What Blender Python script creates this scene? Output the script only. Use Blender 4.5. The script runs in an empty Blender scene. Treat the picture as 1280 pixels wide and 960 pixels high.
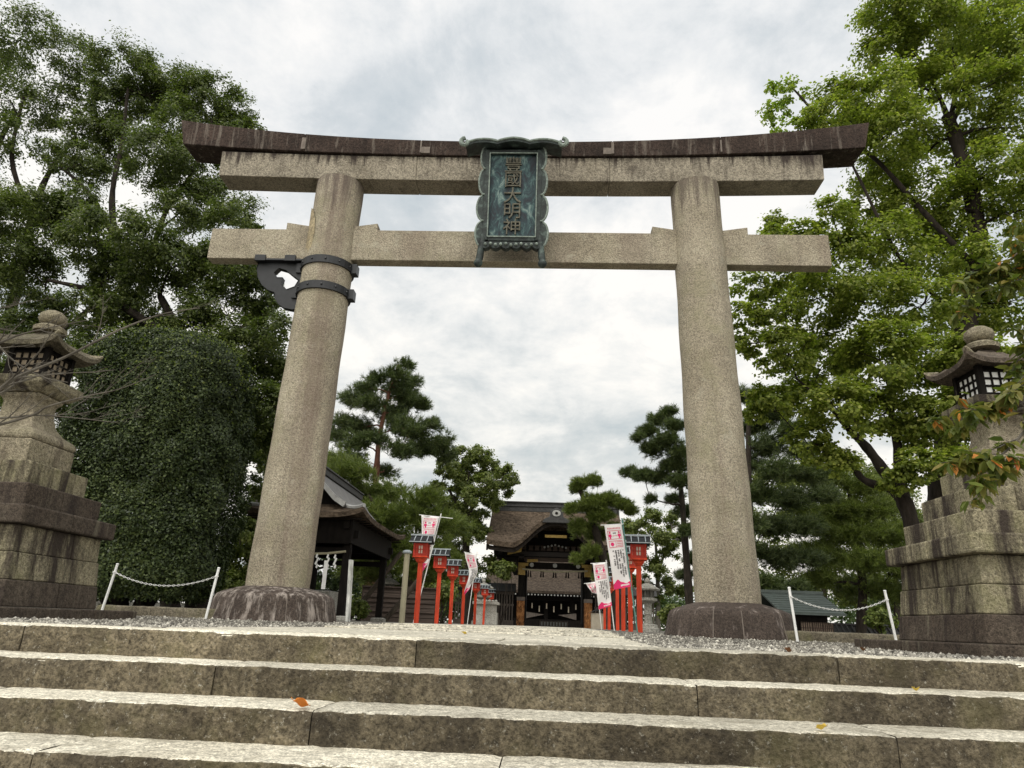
import bpy, bmesh, math, random
import numpy as np
from mathutils import Vector, Matrix, noise as mnoise
S = bpy.context.scene
COL = S.collection
PI = math.pi
random.seed(7)
RAD = math.radians

# ------------------------------------------------------------------ camera
PITCH, ROLL, YAW, FPX, EYE = RAD(18.8), RAD(2.167), RAD(2.91), 882.5, 0.11
CR = Matrix.Rotation(YAW, 3, 'Z') @ Matrix.Rotation(PI/2+PITCH, 3, 'X') @ Matrix.Rotation(ROLL, 3, 'Z')
CPOS = Vector((0, 0, EYE))
cd = bpy.data.cameras.new('camera'); cam = bpy.data.objects.new('camera', cd); COL.objects.link(cam)
cam.matrix_world = Matrix.Translation(CPOS) @ CR.to_4x4()
cd.sensor_width = 36; cd.lens = 36*FPX/1280; cd.clip_end = 2000; cd.clip_start = 0.02
S.camera = cam

def at(px, py, Y):
    """a point of the photograph at the distance Y in front of the steps' camera station"""
    d = CR @ Vector(((px-640)/FPX, -(py-480)/FPX, -1))
    return CPOS + d*(Y/d.y)

def mpp(Y, z=0.0):
    """metres per photo pixel at distance Y and height z"""
    return (Y*math.cos(PITCH)+(z-EYE)*math.sin(PITCH))/FPX

# ------------------------------------------------------------------ materials
class NT:
    def __init__(s, name):
        s.m = bpy.data.materials.new(name); s.m.use_nodes = True
        s.t = s.m.node_tree; s.n = s.t.nodes; s.l = s.t.links
        s.out = s.n['Material Output']; s.b = s.n['Principled BSDF']
    def new(s, ty, **k):
        n = s.n.new(ty)
        for a, b in k.items(): setattr(n, a, b)
        return n
    def link(s, a, b): s.l.new(a, b)
    def val(s, sock, v):
        if isinstance(v, (int, float, tuple, list)): sock.default_value = v
        else: s.l.new(v, sock)
    def coord(s, scale=(1, 1, 1), kind='Object'):
        tc = s.new('ShaderNodeTexCoord'); mp = s.new('ShaderNodeMapping')
        s.link(tc.outputs[kind], mp.inputs[0]); mp.inputs['Scale'].default_value = scale
        return mp.outputs[0]
    def noise(s, vec, scale, detail=4, rough=.55, dist=0):
        n = s.new('ShaderNodeTexNoise'); s.link(vec, n.inputs['Vector'])
        n.inputs['Scale'].default_value = scale; n.inputs['Detail'].default_value = detail
        n.inputs['Roughness'].default_value = rough; n.inputs['Distortion'].default_value = dist
        return n.outputs['Fac']
    def vor(s, vec, scale, feature='F1'):
        n = s.new('ShaderNodeTexVoronoi', feature=feature); s.link(vec, n.inputs['Vector'])
        n.inputs['Scale'].default_value = scale
        return n.outputs['Distance']
    def ramp(s, fac, stops):
        r = s.new('ShaderNodeValToRGB'); s.link(fac, r.inputs[0]); e = r.color_ramp.elements
        while len(e) < len(stops): e.new(0.5)
        for el, (p, c) in zip(e, stops):
            el.position = p; el.color = (*c, 1) if isinstance(c, (tuple, list)) else (c, c, c, 1)
        return r.outputs[0]
    def mix(s, fac, a, b, mode='MIX'):
        m = s.new('ShaderNodeMix', data_type='RGBA', blend_type=mode)
        for k, v in ((0, fac), (6, a), (7, b)):
            if isinstance(v, (tuple, list)): m.inputs[k].default_value = (*v[:3], 1)
            elif isinstance(v, (int, float)): m.inputs[k].default_value = v
            else: s.link(v, m.inputs[k])
        return m.outputs[2]
    def math(s, op, a, b=0.0, clamp=False):
        m = s.new('ShaderNodeMath', operation=op); m.use_clamp = clamp
        s.val(m.inputs[0], a); s.val(m.inputs[1], b)
        return m.outputs[0]
    def bump(s, h, strength, dist=.01):
        b = s.new('ShaderNodeBump'); b.inputs['Strength'].default_value = strength
        b.inputs['Distance'].default_value = dist; s.link(h, b.inputs['Height'])
        s.link(b.outputs[0], s.b.inputs['Normal'])
    def fin(s, col, rough=.85, spec=.3):
        s.val(s.b.inputs['Base Color'], (*col, 1) if isinstance(col, tuple) else col)
        s.b.inputs['Roughness'].default_value = rough
        s.b.inputs['Specular IOR Level'].default_value = spec
        return s.m

def stone(name, base, light, dark,  streak=.5, streak_lo=.52, streak_hi=.66, pit=24, bump=.6, moss=None, blotch=.35,
          pale=None, sx=5.0, sz=.45, pale_lo=.57, flecks=None, drip=None, rain=0):
    """weathered granite: pits, speckle, broad blotches and vertical run-off stains"""
    t = NT(name); v = t.coord()
    c = t.ramp(t.noise(v, 1.1, 5, .6), [(.32, base), (.7, light)])
    sp = t.noise(v, pit*3.0, 3, .7)
    c = t.mix(.8, c, t.ramp(sp, [(.34, .25), (.5, .95), (.66, 1.45)]), 'MULTIPLY')
    p = t.noise(v, pit, 3, .6)
    c = t.mix(.75, c, t.ramp(p, [(.36, .50), (.5, 1.0), (.64, 1.3)]), 'MULTIPLY')
    if blotch:
        c = t.mix(t.math('MULTIPLY', t.ramp(t.noise(v, 2.3, 6, .65, .6), [(.5, 0.0), (.66, 1.0)]), blotch), c, dark)
    if moss:
        c = t.mix(t.math('MULTIPLY', t.ramp(t.noise(v, 1.7, 6, .7), [(.5, 0.0), (.68, 1.0)]), .55), c, moss)
    if streak:
        vs = t.coord((sx, sx, sz))
        st = t.ramp(t.noise(vs, 1.0, 6, .65, .3), [(streak_lo, 0.0), (streak_hi, 1.0)])
        c = t.mix(t.math('MULTIPLY', st, streak), c, dark)
    if pale:
        vs = t.coord((sx*1.6, sx*1.6, sz*.8))
        st = t.ramp(t.noise(vs, 1.0, 5, .7, .2), [(pale_lo, 0.0), (pale_lo+.15, 1.0)])
        c = t.mix(t.math('MULTIPLY', st, .75), c, pale)
    if rain:
        c = t.mix(t.math('MULTIPLY', t.ramp(t.noise(t.coord((1.5, 1.5, .07)), 1.0, 5, .6, .2), [(.50, 0.0), (.64, 1.0)]), rain), c, (dark[0]*1.5, dark[1]*1.35, dark[2]*1.35))
        c = t.mix(t.math('MULTIPLY', t.ramp(t.noise(v, 3.1, 6, .75, .4), [(.58, 0.0), (.66, 1.0)]), .35), c, (.44, .42, .33))
    if drip:
        # run-off marks that start at an upper edge and thin out downwards
        sp_ = t.new('ShaderNodeSeparateXYZ'); t.link(v, sp_.inputs[0])
        mr = t.new('ShaderNodeMapRange'); t.link(sp_.outputs[2], mr.inputs[0]); mr.inputs[1].default_value, mr.inputs[2].default_value = drip[0], drip[1]
        dn = t.noise(t.coord((7, 7, .5)), 1.0, 6, .7, .3)
        c = t.mix(t.math('MULTIPLY', t.ramp(t.math('ADD', dn, t.math('MULTIPLY', mr.outputs[0], .30)), [(.66, 0.0), (.80, 1.0)]), drip[2]), c, dark)
    if flecks:
        c = t.mix(t.math('MULTIPLY', t.ramp(t.noise(v, 34, 4, .8), [(.60, 0.0), (.68, 1.0)]), .8), c, flecks)
    at_ = t.new('ShaderNodeAttribute', attribute_type='OBJECT', attribute_name='tone')
    c = t.mix(1.0, c, t.math('ADD', at_.outputs['Fac'], 1.0), 'MULTIPLY')
    h = t.math('ADD', t.math('MULTIPLY', p, 1.0), t.math('MULTIPLY', sp, .5))
    t.bump(h, bump, .02)
    return t.fin(c, .9, .2)

def plain(name, col, rough=.7, var=.25, scale=6, bump=0, metal=0, stretch=(1, 1, 1), spec=.3):
    t = NT(name); v = t.coord(stretch)
    n = t.noise(v, scale, 5, .6)
    c = t.mix(1.0, (*col,), t.ramp(n, [(.3, 1-var), (.7, 1+var)]), 'MULTIPLY')
    if bump: t.bump(n, bump, .01)
    t.b.inputs['Metallic'].default_value = metal
    return t.fin(c, rough, spec)

def leafmat(name, cols, trans=.35, rough=.5, spec=.35):
    """foliage: every leaf takes its own colour out of the ramp, light passes through"""
    t = NT(name)
    g = t.new('ShaderNodeNewGeometry')
    n = t.noise(t.coord(), .9, 2)
    f = t.math('ADD', t.math('MULTIPLY', g.outputs['Random Per Island'], .65), t.math('MULTIPLY', n, .45))
    k = len(cols)
    c = t.ramp(f, [(.12+.8*i/(k-1), cols[i]) for i in range(k)])
    t.fin(c, rough, spec)
    tr = t.new('ShaderNodeBsdfTranslucent'); t.link(c, tr.inputs[0])
    tc = t.mix(1.0, c, (1.3, 1.5, .7), 'MULTIPLY'); t.link(tc, tr.inputs[0])
    mx = t.new('ShaderNodeMixShader'); mx.inputs[0].default_value = trans
    t.link(t.b.outputs[0], mx.inputs[1]); t.link(tr.outputs[0], mx.inputs[2]); t.link(mx.outputs[0], t.out.inputs[0])
    return t.m

def barkmat(name, a, b, scale=9):
    t = NT(name); v = t.coord((1, 1, .25))
    n = t.noise(v, scale, 6, .7)
    t.bump(n, .8, .03)
    return t.fin(t.ramp(n, [(.3, a), (.7, b)]), .95, .15)

def thatch(name, a, b):
    """cypress bark roofing: fine layers and weathered flecks"""
    t = NT(name); v = t.coord((1, 1, 1)); n = t.noise(v, 7, 6, .75); f = t.noise(t.coord((3.2, 3.2, 9)), 1.2, 5, .8)
    c = t.ramp(t.math('ADD', t.math('MULTIPLY', n, .5), t.math('MULTIPLY', f, .5)), [(.40, a), (.62, b)])
    t.bump(f, 1.0, .05)
    return t.fin(c, .95, .1)

M = {}
M['granite'] = stone('granite', (.30, .26, .19), (.45, .40, .305), (.11, .088, .072), streak=.55, streak_lo=.52, streak_hi=.74, blotch=.22, pit=38, bump=1.0, moss=(.25, .235, .155), sx=2.6, sz=.12, rain=.3)
M['granite_pillar'] = stone('weathered_pillar_granite', (.30, .26, .19), (.45, .40, .305), (.10, .078, .066), streak=.4, streak_lo=.54, streak_hi=.74, blotch=.2, pit=38, bump=1.0, moss=(.26, .245, .15), sx=2.6, sz=.12, rain=.6, drip=(6.6, 8.0, .7))
M['granite_stained'] = stone('stained_granite', (.235, .205, .155), (.36, .32, .25), (.042, .032, .027), streak=.6, streak_lo=.54, streak_hi=.68, blotch=.3, pit=30, bump=1.0, sx=3.4, sz=.8, drip=(8.1, 8.62, .95))
M['cap_stone'] = stone('dark_lintel_stone', (.030, .021, .017), (.072, .050, .040), (.018, .013, .011), streak=.5, pale=(.21, .18, .15), pale_lo=.55, pit=22, bump=.8, sx=5, sz=.6)
M['plinth'] = stone('stained_plinth_stone', (.052, .040, .033), (.092, .072, .060), (.028, .022, .019), streak=.4, pale=(.34, .29, .26), pit=30, sx=4.5, sz=.35)
M['plinth_streaked'] = stone('white_streaked_plinth_stone', (.052, .040, .033), (.092, .072, .060), (.028, .022, .019), streak=.4, pale=(.40, .35, .31), pale_lo=.49, pit=30, sx=6.0, sz=.10)
M['mortar'] = plain('pale_mortar', (.155, .13, .11), .9, .3, 14)
M['soffit_stone'] = M['granite']
M['lantern_stone'] = stone('lantern_granite', (.21, .185, .12), (.36, .32, .22), (.036, .027, .023), streak=.95, streak_lo=.46, streak_hi=.60, blotch=.35, pit=26, bump=1.0, moss=(.19, .185, .085), sx=4.2, sz=.55)
M['lantern_dark'] = stone('dark_lantern_granite', (.060, .045, .035), (.12, .098, .075), (.028, .021, .019), streak=.7, pit=28, pale=(.20, .18, .13), sx=4.5, sz=.7)
M['lantern_pale'] = stone('pale_lantern_granite', (.22, .19, .13), (.33, .29, .21), (.07, .052, .04), streak=.6, pit=30, bump=1.0, moss=(.19, .18, .10))
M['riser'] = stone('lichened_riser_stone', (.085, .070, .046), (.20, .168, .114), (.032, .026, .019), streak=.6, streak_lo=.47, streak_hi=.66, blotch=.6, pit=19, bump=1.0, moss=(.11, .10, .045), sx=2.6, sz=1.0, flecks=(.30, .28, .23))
M['tread'] = stone('worn_skylit_tread_stone', (.52, .48, .385), (.72, .68, .565), (.24, .215, .16), streak=0, blotch=.6, pit=30, bump=.5)
M['paving'] = stone('worn_paving_stone', (.46, .43, .35), (.62, .58, .48), (.25, .23, .18), streak=0, blotch=.35, pit=12, bump=.6)
M['kerb'] = stone('mossy_kerb_stone', (.12, .105, .075), (.22, .19, .14), (.05, .04, .03), streak=.3, pit=30, moss=(.12, .12, .05))
t = NT('gravel'); g = t.new('ShaderNodeNewGeometry')
M['gravel'] = t.fin(t.ramp(g.outputs['Random Per Island'], [(0, (.09, .085, .075)), (.45, (.23, .215, .185)), (.8, (.37, .35, .30)), (1, (.58, .55, .48))]), .9, .2)
t = NT('packed_gravel_ground'); v = t.coord(); n = t.noise(v, 26, 4, .75)
t.bump(n, 1, .03)
M['ground'] = t.fin(t.mix(.8, t.ramp(t.noise(v, .8, 4), [(.3, (.15, .14, .12)), (.7, (.23, .215, .185))]), t.ramp(n, [(.35, .4), (.65, 1.4)]), 'MULTIPLY'), .95, .1)
M['asphalt'] = plain('asphalt', (.05, .05, .05), .9, .2, 30, bump=.3)
M['iron'] = plain('black_painted_iron', (.012, .013, .015), .45, .3, 12, spec=.4)
t = NT('verdigris_bronze'); v = t.coord()
M['bronze'] = t.fin(t.ramp(t.noise(v, 6, 6, .7, .5), [(.38, (.010, .013, .013)), (.55, (.028, .040, .036)), (.72, (.12, .165, .145))]), .6, .4)
t.bump(t.noise(v, 25, 4), .5, .01)
t = NT('verdigris_panel'); v = t.coord(); vv = t.coord((1, 1, .45))
M['panel'] = t.fin(t.ramp(t.noise(vv, 6.5, 7, .75, .8), [(.40, (.006, .010, .017)), (.48, (.012, .036, .044)), (.545, (.045, .10, .10)), (.66, (.23, .30, .275))]), .55, .4)
M['bronze_pale'] = plain('pale_bronze_edge', (.20, .24, .21), .6, .45, 18)
M['gilt'] = plain('dulled_gilt', (.105, .097, .070), .6, .6, 16)
M['vermilion'] = plain('vermilion_paint', (.52, .050, .016), .6, .35, 5, spec=.3, stretch=(3, 3, .6), bump=.15)
M['vermilion_dark'] = plain('vermilion_box_paint', (.38, .030, .014), .6, .3, 9)
M['blackmetal'] = plain('lantern_roof_sheet', (.014, .016, .018), .6, .3, 8, spec=.25)
M['greymetal'] = plain('galvanised_batten', (.34, .38, .40), .4, .2, 9)
M['paper'] = plain('lantern_paper', (.62, .58, .48), .8, .15, 6)
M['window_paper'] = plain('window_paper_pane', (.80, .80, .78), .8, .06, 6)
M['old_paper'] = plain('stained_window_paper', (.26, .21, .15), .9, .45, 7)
M['darkwood'] = plain('dark_temple_timber', (.0085, .0068, .0056), .8, .4, 9, stretch=(1, 1, .3), spec=.12)
M['brownwood'] = plain('brown_plank_timber', (.060, .043, .034), .8, .35, 7, stretch=(.3, 1, 3))
M['greywood'] = plain('weathered_grey_timber', (.12, .10, .085), .85, .35, 9, stretch=(1, 1, .3))
M['whitepost'] = plain('flaking_white_paint', (.62, .62, .58), .8, .45, 9, stretch=(1, 1, .35))
M['olivepost'] = plain('beige_painted_post', (.34, .31, .21), .6, .12, 5)
t = NT('weathered_orange_post'); M['rust_post'] = t.fin(t.ramp(t.noise(t.coord((1, 1, .45)), 8, 6, .75), [(.36, (.035, .018, .010)), (.5, (.20, .085, .03)), (.6, (.34, .16, .06)), (.70, (.50, .38, .26))]), .9, .15)
M['barkroof'] = thatch('cypress_bark_roof', (.022, .016, .012), (.165, .125, .090))
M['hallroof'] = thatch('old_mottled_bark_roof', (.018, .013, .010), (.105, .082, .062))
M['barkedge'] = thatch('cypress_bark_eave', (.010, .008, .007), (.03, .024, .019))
M['rooftile'] = plain('grey_roof_tile', (.045, .044, .043), .6, .35, 8, bump=.3)
M['roofpale'] = plain('pale_copper_flashing', (.30, .30, .29), .55, .25, 5)
M['rooftin'] = plain('weathered_roof_sheet', (.12, .115, .108), .6, .25, 5)
M['roofgreen'] = plain('green_copper_sheet', (.055, .068, .062), .5, .2, 5)
M['gold'] = plain('gold_leaf_fitting', (.30, .20, .055), .45, .35, 15, metal=.3)
M['whitecarve'] = plain('whitewashed_fitting', (.33, .33, .31), .7, .2, 9)
M['white'] = plain('white_paint', (.78, .78, .76), .5, .08, 6)
M['rope'] = plain('white_plastic_chain', (.66, .66, .64), .6, .15, 12)
M['cloth'] = plain('white_banner_cloth', (.80, .77, .76), .85, .05, 5)
M['pink'] = plain('crimson_print', (.72, .035, .16), .85, .06, 5)
M['rose'] = plain('pale_red_print', (.66, .22, .27), .85, .06, 5)
M['ink'] = plain('black_print', (.025, .02, .025), .85, .05, 5)
M['redcloth'] = plain('red_banner_cloth', (.55, .03, .035), .85, .1, 5)
M['teal'] = plain('teal_plastic_pole', (.10, .24, .21), .4, .1, 5)
M['plaster'] = plain('ochre_plaster', (.48, .42, .33), .9, .12, 5)
M['shoji'] = plain('tan_lattice_panel', (.34, .26, .20), .85, .12, 5)
M['lichenstone'] = stone('old_grey_stone', (.22, .21, .18), (.42, .41, .37), (.07, .065, .06), streak=.4, pit=26)
M['log'] = barkmat('rough_log_bark', (.035, .028, .022), (.11, .09, .07))
M['bark_dark'] = barkmat('dark_wet_bark', (.012, .010, .008), (.05, .04, .032))
M['bark_grey'] = barkmat('grey_bark', (.055, .048, .040), (.16, .145, .12))
M['bark_red'] = barkmat('red_pine_bark', (.075, .032, .022), (.20, .095, .065))
M['camphor'] = leafmat('camphor_leaves', [(.026, .040, .010), (.055, .078, .018), (.098, .126, .032), (.17, .195, .065)], .38, .42)
M['holly'] = leafmat('clipped_holly_leaves', [(.014, .022, .009), (.028, .042, .014), (.048, .070, .020), (.095, .12, .035)], .15, .5, .3)
M['ginkgo'] = leafmat('ginkgo_leaves', [(.085, .120, .020), (.145, .185, .030), (.215, .250, .045), (.34, .36, .08)], .48, .55)
M['ginkgo_yellow'] = leafmat('yellowing_ginkgo_leaves', [(.12, .19, .025), (.20, .27, .04), (.32, .36, .06)], .45, .55)
M['pine'] = leafmat('pine_needles', [(.026, .040, .015), (.046, .068, .022), (.080, .108, .034), (.13, .155, .055)], .25, .5)
M['pine_bright'] = leafmat('bright_pine_needles', [(.042, .062, .014), (.082, .112, .023), (.13, .165, .034), (.19, .22, .055)], .3, .5)
M['broad'] = leafmat('mixed_broad_leaves', [(.050, .072, .018), (.092, .120, .028), (.15, .18, .045), (.23, .25, .08)], .42, .5)
M['cherry'] = leafmat('autumn_cherry_leaves', [(.055, .085, .016), (.095, .125, .024), (.14, .155, .035), (.22, .17, .045)], .35, .5)
M['cherry_red'] = leafmat('turned_cherry_leaves', [(.42, .13, .03), (.60, .26, .05), (.62, .17, .07)], .4, .5)
M['forest'] = leafmat('far_forest_leaves', [(.020, .040, .012), (.040, .068, .018), (.075, .110, .03)], .2, .6)

# ------------------------------------------------------------------ mesh helpers
class MB:
    def __init__(s): s.v = []; s.f = []
    def add(s, vs, fs):
        o = len(s.v); s.v += [tuple(p) for p in vs]; s.f += [tuple(i+o for i in f) for f in fs]; return s
    def box(s, c, d, rot=None, taper=1.0):
        """box of full size d centred on c; the top scaled by taper"""
        x, y, z = d[0]/2, d[1]/2, d[2]/2
        vs = [Vector((-x, -y, -z)), Vector((x, -y, -z)), Vector((x, y, -z)), Vector((-x, y, -z)),
              Vector((-x*taper, -y*taper, z)), Vector((x*taper, -y*taper, z)), Vector((x*taper, y*taper, z)), Vector((-x*taper, y*taper, z))]
        if rot is not None: vs = [rot @ p for p in vs]
        c = Vector(c)
        return s.add([p+c for p in vs], [(0, 3, 2, 1), (4, 5, 6, 7), (0, 1, 5, 4), (1, 2, 6, 5), (2, 3, 7, 6), (3, 0, 4, 7)])
    def b(s, x0, x1, y0, y1, z0, z1): return s.box(((x0+x1)/2, (y0+y1)/2, (z0+z1)/2), (x1-x0, y1-y0, z1-z0))
    def bar(s, p, q, w, h=None):
        """a square bar from p to q"""
        p, q = Vector(p), Vector(q); d = q-p; h = h or w
        rot = d.to_track_quat('Z', 'Y').to_matrix()
        return s.box((p+q)/2, (w, h, d.length), rot)
    def tube(s, pts, rad, n=8, cap=True):
        pts = [Vector(p) for p in pts]
        if not hasattr(rad, '__len__'): rad = [rad]*len(pts)
        vs = []; fs = []; ref = Vector((.31, .95, .11))
        for i, p in enumerate(pts):
            d = (pts[min(i+1, len(pts)-1)]-pts[max(i-1, 0)]).normalized()
            a = d.cross(ref)
            if a.length < 1e-3: a = d.cross(Vector((1, 0, 0)))
            a.normalize(); bb = d.cross(a)
            for k in range(n):
                w = 2*PI*k/n; vs.append(p+(a*math.cos(w)+bb*math.sin(w))*rad[i])
        for i in range(len(pts)-1):
            for k in range(n):
                k2 = (k+1) % n; fs.append((i*n+k, i*n+k2, (i+1)*n+k2, (i+1)*n+k))
        if cap:
            fs.append(tuple(range(n-1, -1, -1))); fs.append(tuple((len(pts)-1)*n+k for k in range(n)))
        return s.add(vs, fs)
    def lathe(s, c, prof, n=24, square=False, sx=1, sy=1, rot=0, jag=0):
        """rings of (radius, z) around c; square=True gives square sections"""
        vs = []; fs = []
        if square: n = 4
        for i, (r, z) in enumerate(prof):
            for k in range(n):
                w = 2*PI*k/n+(PI/4 if square else 0)+rot; q = r*(math.sqrt(2) if square else 1)
                vs.append((c[0]+q*math.cos(w)*sx, c[1]+q*math.sin(w)*sy, c[2]+z))
        for i in range(len(prof)-1):
            for k in range(n):
                k2 = (k+1) % n; fs.append((i*n+k, i*n+k2, (i+1)*n+k2, (i+1)*n+k))
        fs.append(tuple(range(n-1, -1, -1))); fs.append(tuple((len(prof)-1)*n+k for k in range(n)))
        return s.add(vs, fs)
    def ball(s, c, r, seg=12, rings=8, sz=1.0):
        pr = [(max(r*math.sin(PI*i/rings), 1e-4), -r*sz*math.cos(PI*i/rings)) for i in range(rings+1)]
        return s.lathe(c, pr, seg)
    def extrude(s, pts, d):
        """prism: closed outline pts (3D) pushed along the vector d"""
        n = len(pts); d = Vector(d); a = [Vector(p) for p in pts]
        return s.add(a+[p+d for p in a], [tuple(range(n-1, -1, -1)), tuple(range(n, 2*n))]+[(i, (i+1) % n, n+(i+1) % n, n+i) for i in range(n)])
    def xform(s, m): s.v = [tuple(m @ Vector(p)) for p in s.v]; return s
    def build(s, name, mat, parent=None, bevel=0, smooth=False, seg=2, tone=None):
        o = Vector((0, 0, 0))
        q = parent
        while q is not None: o = o+Vector(q.location); q = q.parent
        me = bpy.data.meshes.new(name)
        me.from_pydata([(x-o.x, y-o.y, z-o.z) for x, y, z in s.v], [], s.f)
        bm = bmesh.new(); bm.from_mesh(me); bmesh.ops.recalc_face_normals(bm, faces=bm.faces); bm.to_mesh(me); bm.free()
        if smooth:
            me.polygons.foreach_set('use_smooth', [True]*len(me.polygons))
        me.materials.append(mat)
        ob = bpy.data.objects.new(name, me); COL.objects.link(ob); ob.parent = parent
        if bevel:
            m = ob.modifiers.new('worn_edges', 'BEVEL'); m.width = bevel; m.segments = seg; m.limit_method = 'ANGLE'; m.angle_limit = RAD(30)
        if smooth:
            try: me.set_sharp_from_angle(angle=RAD(42))
            except Exception: pass
        ob['tone'] = float(tone if tone is not None else 0.0)
        return ob

def empty(name, loc):
    e = bpy.data.objects.new(name, None); COL.objects.link(e); e.location = loc; e.empty_display_size = .2; return e
def tag(o, label=None, cat=None, group=None, kind=None):
    if label: o['label'] = label
    if cat: o['category'] = cat
    if group: o['group'] = group
    if kind: o['kind'] = kind
    return o
def thing(name, loc, label, cat, group=None): return tag(empty(name, loc), label, cat, group)
KIDS = None
def copy_tree(o, parent=None):
    c = o.copy(); COL.objects.link(c); c.parent = parent
    for ch in [x for x in bpy.data.objects if x.parent == o and x.name in S.objects]: copy_tree(ch, c)
    return c

def quads(name, P, mat, parent=None, origin=(0, 0, 0)):
    """fast mesh out of an (n,4,3) array of quads"""
    P = np.asarray(P, dtype=np.float32)-np.asarray(origin, dtype=np.float32)
    n = len(P); me = bpy.data.meshes.new(name)
    me.vertices.add(n*4); me.vertices.foreach_set('co', P.reshape(-1))
    me.loops.add(n*4); me.loops.foreach_set('vertex_index', np.arange(n*4, dtype=np.int32))
    me.polygons.add(n); me.polygons.foreach_set('loop_start', np.arange(0, n*4, 4, dtype=np.int32))
    me.polygons.foreach_set('loop_total', np.full(n, 4, dtype=np.int32))
    me.update(calc_edges=True); me.materials.append(mat)
    ob = bpy.data.objects.new(name, me); COL.objects.link(ob); ob.parent = parent
    return ob

def rough_block(mb, x0, x1, y0, y1, z0, z1, res=.03, amp=.006, r=.012, seed=0, faces=None):
    """a long hewn stone: rounded profile in Y-Z swept along X with hand-worn unevenness"""
    def arc(cy, cz, a0): return [(cy+r*math.cos(a0+i*PI/6), cz+r*math.sin(a0+i*PI/6)) for i in range(4)]
    def ln(p, q):
        n = max(1, int(math.hypot(q[0]-p[0], q[1]-p[1])/res)); return [(p[0]+(q[0]-p[0])*i/n, p[1]+(q[1]-p[1])*i/n) for i in range(n)]
    prof = ln((y0, z0), (y0, z1-r))+arc(y0+r, z1-r, PI)[::-1] if False else None
    prof = ln((y0, z0), (y0, z1-r))
    prof += [(y0+r-r*math.cos(a), z1-r+r*math.sin(a)) for a in [0, PI/8, PI/4, 3*PI/8]]
    k_top = len(prof)-2
    prof += ln((y0+r, z1), (y1, z1))+[(y1, z1), (y1, z0)]
    n = len(prof); nx = max(2, int((x1-x0)/res))
    base = len(mb.v)
    for i in range(nx+1):
        x = x0+(x1-x0)*i/nx
        edge = min(x-x0, x1-x); pull = .006*max(0, 1-edge/.03)
        for j, (y, z) in enumerate(prof):
            q = Vector((x*9, y*9, z*9+seed)); a = mnoise.noise(q)*amp+mnoise.noise(q*3.1)*amp*.6+mnoise.noise(q*.16)*amp*1.8
            b = mnoise.noise(q+Vector((7, 3, 1)))*amp+mnoise.noise(q*2.7+Vector((1, 9, 4)))*amp*.7
            chip = 0
            near = math.exp(-(((y-y0)**2+(z-z1)**2)/.022**2))
            chip = near*(max(0, mnoise.noise(Vector((x*4.3, seed*3.7, 1)))-.02)*.022+max(0, mnoise.noise(Vector((x*17, seed*1.7, 5))))*.010)
            mb.v.append((x, y+a*(1 if y < y1-.05 else 0)+pull+chip, z+b*.8-pull*(1 if z > z0+.02 else 0)-chip))
    tops = []
    for i in range(nx):
        for j in range(n):
            j2 = (j+1) % n
            mb.f.append((base+i*n+j, base+(i+1)*n+j, base+(i+1)*n+j2, base+i*n+j2))
            tops.append(k_top <= j < n-2)
    mb.f.append(tuple(base+j for j in range(n))); tops.append(False)
    mb.f.append(tuple(base+nx*n+j for j in range(n-1, -1, -1))); tops.append(False)
    return tops

# ------------------------------------------------------------------ world and sun
SUN_EL, SUN_AZ = RAD(58), RAD(200)   # azimuth clockwise from +Y: behind the viewer
W = bpy.data.worlds.new('World'); S.world = W; W.use_nodes = True
wt = W.node_tree; wn = wt.nodes; wl = wt.links; bg = wn['Background']
sky = wn.new('ShaderNodeTexSky'); sky.sky_type = 'NISHITA'; sky.sun_disc = False
sky.sun_elevation = SUN_EL; sky.sun_rotation = SUN_AZ; sky.air_density = 1.2; sky.dust_density = 2.0
tc = wn.new('ShaderNodeTexCoord'); sep = wn.new('ShaderNodeSeparateXYZ'); wl.new(tc.outputs['Generated'], sep.inputs[0])
def wm(op, a, b=0.0, c=None):
    m = wn.new('ShaderNodeMath'); m.operation = op
    for i, v in enumerate((a, b) if c is None else (a, b, c)):
        if isinstance(v, (int, float)): m.inputs[i].default_value = v
        else: wl.new(v, m.inputs[i])
    return m.outputs[0]
zz = wm('ADD', wm('MAXIMUM', sep.outputs[2], 0.0), .34)
comb = wn.new('ShaderNodeCombineXYZ')
wl.new(wm('DIVIDE', sep.outputs[0], zz), comb.inputs[0]); wl.new(wm('DIVIDE', sep.outputs[1], zz), comb.inputs[1])
def wnoise(scale, detail, rough, dist, off):
    mp = wn.new('ShaderNodeMapping'); wl.new(comb.outputs[0], mp.inputs[0]); mp.inputs['Location'].default_value = off
    mp.inputs['Scale'].default_value = (1.0, 1.05, 1)
    n = wn.new('ShaderNodeTexNoise'); wl.new(mp.outputs[0], n.inputs['Vector'])
    n.inputs['Scale'].default_value = scale; n.inputs['Detail'].default_value = detail
    n.inputs['Roughness'].default_value = rough; n.inputs['Distortion'].default_value = dist
    return n.outputs['Fac']
def wramp(f, st):
    r = wn.new('ShaderNodeValToRGB'); wl.new(f, r.inputs[0]); e = r.color_ramp.elements
    while len(e) < len(st): e.new(.5)
    for el, (p, c) in zip(e, st): el.position = p; el.color = (*c, 1)
    return r.outputs[0]
def wmix(f, a, b, mode='MIX'):
    m = wn.new('ShaderNodeMix'); m.data_type = 'RGBA'; m.blend_type = mode
    for k, v in ((0, f), (6, a), (7, b)):
        if isinstance(v, tuple): m.inputs[k].default_value = (*v, 1)
        elif isinstance(v, (int, float)): m.inputs[k].default_value = v
        else: wl.new(v, m.inputs[k])
    return m.outputs[2]
big = wnoise(1.35, 8, .56, .25, (3.3, 1.7, 0)); fine = wnoise(4.2, 9, .64, .25, (8.1, 4.2, 0))
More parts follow.
